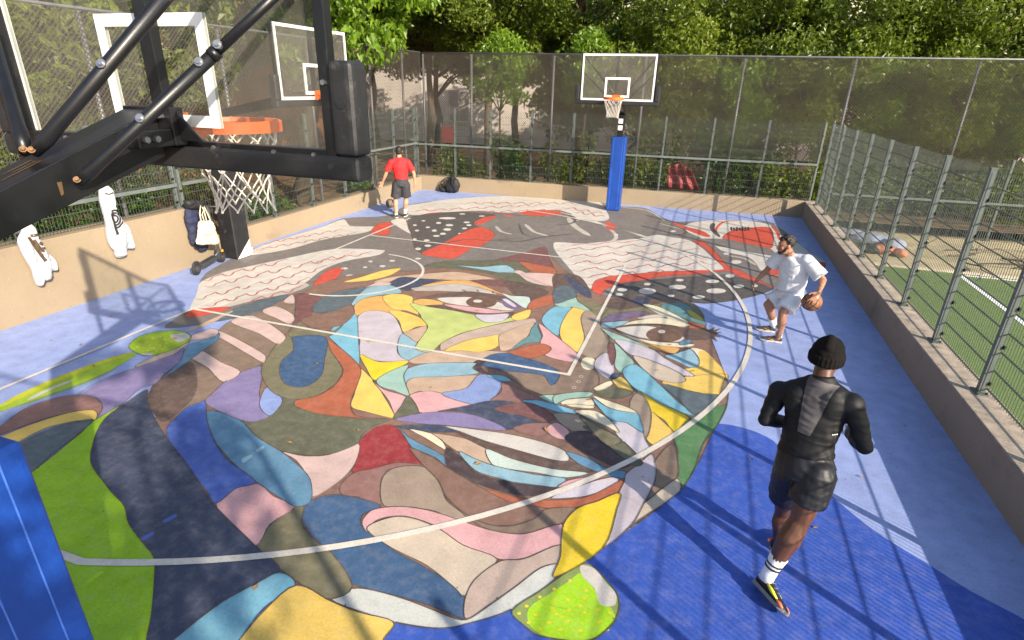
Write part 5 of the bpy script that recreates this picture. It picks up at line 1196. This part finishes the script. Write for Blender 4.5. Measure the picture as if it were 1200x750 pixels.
sack('jacket', [(219,243),(232,246),(238,262),(240,280),(243,291),(236,295),(229,289),(224,286),(221,270),(217,255)], -1.62, .14, M['navy'], 'navy jacket hanging at the end of the high left wall behind the tote bag', 'jacket', .02)
sack('folded_top', [(216,236),(224,234),(238,235),(240,240),(232,244),(220,244)], -1.57, .16, M['black_fabric'], 'black garment draped on top of the navy jacket at the wall step', 'garment', .02)
te, to, tc_ = sack('tote_bag', [(233,260),(240,259),(248,259),(253,272),(256,285),(243,287),(230,286),(232,275)], -1.36, .10, M['canvas'], 'cream canvas tote bag hanging in front of the navy jacket beside the black post', 'tote bag', .012, [[(236,261,.03),(234,250,.02),(235,241,0),(238,244,.0),(243,262,.03)],[(240,261,-.02),(237,252,-.02),(239,242,-.03),(244,252,-.01),(247,261,-.02)]])
me = text_mesh('ARSALX', .075)
tr = BVHTree.FromPolygons([v.co for v in to.data.vertices], [p.vertices for p in to.data.polygons]); pc = onx(243,274.5,-1.36)-tc_
mb = MB(); mb.v = []
for v in me.vertices:
    y, z = pc.y+v.co.x, pc.z+v.co.y; h = tr.ray_cast(Vector((.6,y,z)), Vector((-1,0,0))); mb.v.append(tuple(h[0]+Vector((.003 if v.co.z > 0 else .001,0,0))) if h[0] is not None else (.05,y,z))
mb.f = [list(p.vertices) for p in me.polygons]; mb.mi = [0]*len(mb.f); mb.build('bag_print', mat('brown_print', (.22,.15,.09), .8), to)
# white hoodies
def hoodie(outline, label, prints):
    X = XL+.075
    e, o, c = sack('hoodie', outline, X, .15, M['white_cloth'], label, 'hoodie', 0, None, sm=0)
    e['group'] = 'white hoodies on the left fence'; me = o.data
    for v in me.vertices: v.co.x += .034*noise.noise(Vector((v.co.y*13, v.co.z*2.6, X)))+.010*noise.noise(v.co*23)
    t = max((v.co for v in me.vertices), key=lambda q: q.z).copy()
    MB().tube([t+Vector((-.01,0,-.03)), t+Vector((-.06,0,.05)), t+Vector((-.12,0,.04))], .006, 6).build('hanging_loop', M['white_cloth'], e)
    tr = BVHTree.FromPolygons([v.co for v in me.vertices], [p.vertices for p in me.polygons])
    def proj(mb):
        out = []
        for v in mb.v:
            h = tr.ray_cast(Vector((.8, v[0], v[1])), Vector((-1,0,0)))
            out.append(tuple(h[0]+h[1]*.0035) if h[0] is not None else None)
        mb.v2 = out; fs = [f for f in mb.f if all(out[i] is not None for i in f)]
        r = MB(); idx = {}
        for f in fs:
            g = []
            for i in f:
                if i not in idx: idx[i] = len(r.v); r.v.append(out[i])
                g.append(idx[i])
            r.f.append(g); r.mi.append(0)
        return r
    for nm, m, polys in prints:
        mb = MB()
        for pl in polys:                                  # strokes in pixels: list of points + width (m)
            pts_, w = pl; pw = [onx(a[0], a[1], X)-e.location for a in pts_]
            dense = []
            for a, c in zip(pw, pw[1:]):
                n = max(1, int((c-a).length/.012)); dense += [a.lerp(c, i/n) for i in range(n)]
            dense.append(pw[-1]); n0 = len(mb.v)
            for i, p_ in enumerate(dense):
                t_ = dense[min(i+1, len(dense)-1)]-dense[max(i-1, 0)]; t_.x = 0; t_.normalize(); nn = Vector((0,-t_.z,t_.y))
                mb.v += [((p_+nn*w*.5).y, (p_+nn*w*.5).z), ((p_-nn*w*.5).y, (p_-nn*w*.5).z)]
            for i in range(len(dense)-1): mb.f.append([n0+2*i, n0+2*i+1, n0+2*i+3, n0+2*i+2]); mb.mi.append(0)
        r = proj(mb)
        if r.v: r.build(nm, m, o, fix=False)
    return e
def hz(x, y): return (x/9.38, 260+y/9.38)
L1 = [([hz(285,165),hz(370,300),hz(462,425)],.045), ([hz(310,150),hz(400,135)],.04), ([hz(345,190),hz(405,285),hz(470,285)],.03), ([hz(385,180),hz(415,165),hz(450,215),hz(430,250),hz(400,235),(hz(420,215))],.025), ([hz(330,200),hz(395,300),hz(445,300)],.018), ([hz(405,310),hz(450,320)],.03)]
hoodie([(21,281),(30,262),(37,262),(45,276),(53,292),(63,305),(66,316),(60,318),(60,324),(57,328),(51,329),(47.5,323),(48.5,335),(43,334),(37,316),(30,304),(24,292)], 'white hoodie with brown block lettering hanging over the high left wall, nearest the camera', [('block_print', M['gold_ink'], L1)])
def cz(x, y): return (100+x/5.775, 180+y/5.775)
arc_ = lambda cx, cy, r, a0, a1: [cz(cx+r*math.cos(a0+(a1-a0)*i/10), cy+r*1.15*math.sin(a0+(a1-a0)*i/10)) for i in range(11)]
L2 = [([cz(150,400),cz(172,470),cz(192,545)],.045)]+[([cz(165,398)]+arc_(178,440,r,-1.9,1.6),.028) for r in (20,36,52)]
hoodie([(117,219),(124,217),(131,221),(132,232),(130,240),(138,251),(149,266),(153,277),(157,291),(149,293),(147,300),(137,302),(135,296),(131,291),(127,280),(124,262),(120,245),(117,232)], 'white hoodie with a black striped emblem hanging on the high left wall', [('emblem_print', M['ink'], L2), ('collar_print', M['ink'], [([cz(122,268),cz(145,274),cz(172,262)],.018)])])
# cup / small tape roll by the post
e = empty('paper_cup', tuple(ground(294.5,297))); tag(e, 'small white cup standing on the floor beside the black padded post', 'cup')
MB().lathe((0,0,0), [(.0,.002),(.036,.002),(.046,.11),(.049,.112),(.046,.116),(.042,.108),(.033,.008),(0,.008)], 20).build('cup', M['white_paint'], e, smooth=True); MB().lathe((0,0,0), [(.044,.04),(.0465,.075)], 20).build('sleeve', M['canvas'], e, smooth=True)
# backpack
c = ground(528,225.5); e = empty('backpack', c, R(-12)); tag(e, 'black backpack slumped on the floor against the far wall in the left corner', 'backpack')
b = MB(); ellipsoid(b, (.08,0,.26), (.20,.15,.27)); ellipsoid(b, (.22,-.03,.24), (.14,.13,.22)); ellipsoid(b, (.05,-.10,.16), (.16,.10,.15)); link('bag_body', fuse(b, .012, 3, folds(.02, 6)), M['black_fabric'], e, True)
b = MB(); ellipsoid(b, (-.22,-.06,.09), (.15,.13,.09)); ellipsoid(b, (-.36,-.04,.12), (.06,.08,.12)); link('side_pouch', fuse(b, .012, 3, folds(.02, 7)), M['black_fabric'], e, True)
for pts in ([(-.36,-.05,.2),(-.28,-.08,.34),(-.12,-.10,.45),(.02,-.06,.50)],[(.02,-.12,.5),(-.02,-.18,.36),(.0,-.19,.2)],[(.16,-.13,.48),(.2,-.18,.34),(.18,-.17,.16)]): MB().tube(pts, .016, 8).build('strap', M['black_fabric'], e, smooth=True)
MB().tube([(.04,.0,.52),(.08,.0,.57),(.13,.0,.52)], .011, 8).build('carry_handle', M['black_fabric'], e, smooth=True)
# clothes heap beyond the right fence
c = ground(1022,290,PZ); c.z = PZ; e = empty('clothes_heap', c); tag(e, 'heap of pale blue and orange clothes lying on sand behind the right fence', 'clothes')
def lump(name, parts, m, sd):
    b = MB()
    for a, r_ in parts: ellipsoid(b, a, r_)
    b.v = [(v[0], v[1], max(v[2], .004)) for v in b.v]
    return link(name, fuse(b, .014, 3, folds(.035, 4.5, seed=sd)), m, e, True)
lump('pale_cloth', [((-.35,.75,.10),(.42,.35,.14)),((.05,.35,.13),(.5,.32,.16)),((.42,-.02,.12),(.28,.25,.15)),((-.55,1.2,.08),(.3,.35,.1))], mat('pale_blue_cloth', (.26,.285,.37), .85, 0, .2, 5, .2, 30), 1)
lump('orange_cloth', [((.1,-.55,.10),(.26,.2,.12)),((.42,-.72,.08),(.16,.14,.10))], mat('dull_orange_cloth', (.42,.17,.09), .85, 0, .25, 5, .2, 30), 5)
lump('dark_cloth', [((-.2,-.45,.08),(.3,.35,.10))], M['black_fabric'], 9)
# fallen leaves on the floor
r = random.Random(17); lf = MB().add([(-.03,0,.0),(0,-.016,.006),(.034,0,.004),(0,.017,.007)], [(0,1,2,3)])
pxs = [(189,296+0),(313,398),(320,419),(372,427),(432,401),(590,401),(560,365),(130,372),(205,398),(150,358),(95,405),(420,505),(770,435),(812,436),(785,405),(640,505),(690,470),(300,690),(560,545),(340,520),(110,430),(60,400),(245,445),(505,455),(880,540),(955,620),(1010,560),(1060,500),(915,470)]
me = lf.mesh('leaf'); me.materials.append(M['dry_leaf'])
for i, (x, y) in enumerate(pxs):
    p = ground(x, y); o = bpy.data.objects.new('fallen_leaf', me); COL.objects.link(o); o.location = (p.x, p.y, .014); o.rotation_euler = (r.uniform(-.2,.2), r.uniform(-.2,.2), r.uniform(0,6.3)); s = r.uniform(.6,1.25); o.scale = (s,s,s)
    tag(o, 'small dry yellow-brown leaf lying on the painted court floor', 'leaf', 'fallen leaves on the court floor')
# ------------------------------------------------------------------ light, camera, render
W = bpy.data.worlds.new('World'); SC.world = W; W.use_nodes = True
nt = W.node_tree; bg = nt.nodes['Background']; sk = nt.nodes.new('ShaderNodeTexSky'); sk.sky_type = 'NISHITA'; sk.sun_disc = False
ELEV = R(26.0); sd = Vector((.83,-.56,0)).normalized(); az = math.atan2(sd.x, sd.y)   # towards the sun
sk.sun_elevation = ELEV; sk.sun_rotation = az; sk.altitude = 50; sk.air_density = 1.0; sk.dust_density = 1.2
nt.links.new(sk.outputs[0], bg.inputs[0]); bg.inputs[1].default_value = .135
L = bpy.data.lights.new('sun', 'SUN'); L.energy = 4.4; L.angle = R(.53); L.color = (1, .89, .74)
so = bpy.data.objects.new('sun', L); COL.objects.link(so); tv = Vector((sd.x*math.cos(ELEV), sd.y*math.cos(ELEV), math.sin(ELEV)))
so.rotation_euler = tv.to_track_quat('Z', 'Y').to_euler(); so.location = (20,-20,25)
cd = bpy.data.cameras.new('camera'); co = bpy.data.objects.new('camera', cd); COL.objects.link(co)
cd.sensor_width = 36; cd.lens = FPX/1200*36; cd.clip_start = .05; cd.clip_end = 500
m3 = Matrix((RT, UP, -_F)).transposed(); co.matrix_world = Matrix.Translation(CV) @ m3.to_4x4()
SC.camera = co
SC.render.engine = 'CYCLES'; SC.view_settings.view_transform = 'Standard'; SC.view_settings.look = 'None'; SC.view_settings.gamma = 1
SC.view_settings.exposure = 1.05
SC.cycles.transparent_max_bounces = 24; SC.cycles.max_bounces = 8
SC.render.resolution_x = 1024; SC.render.resolution_y = 640
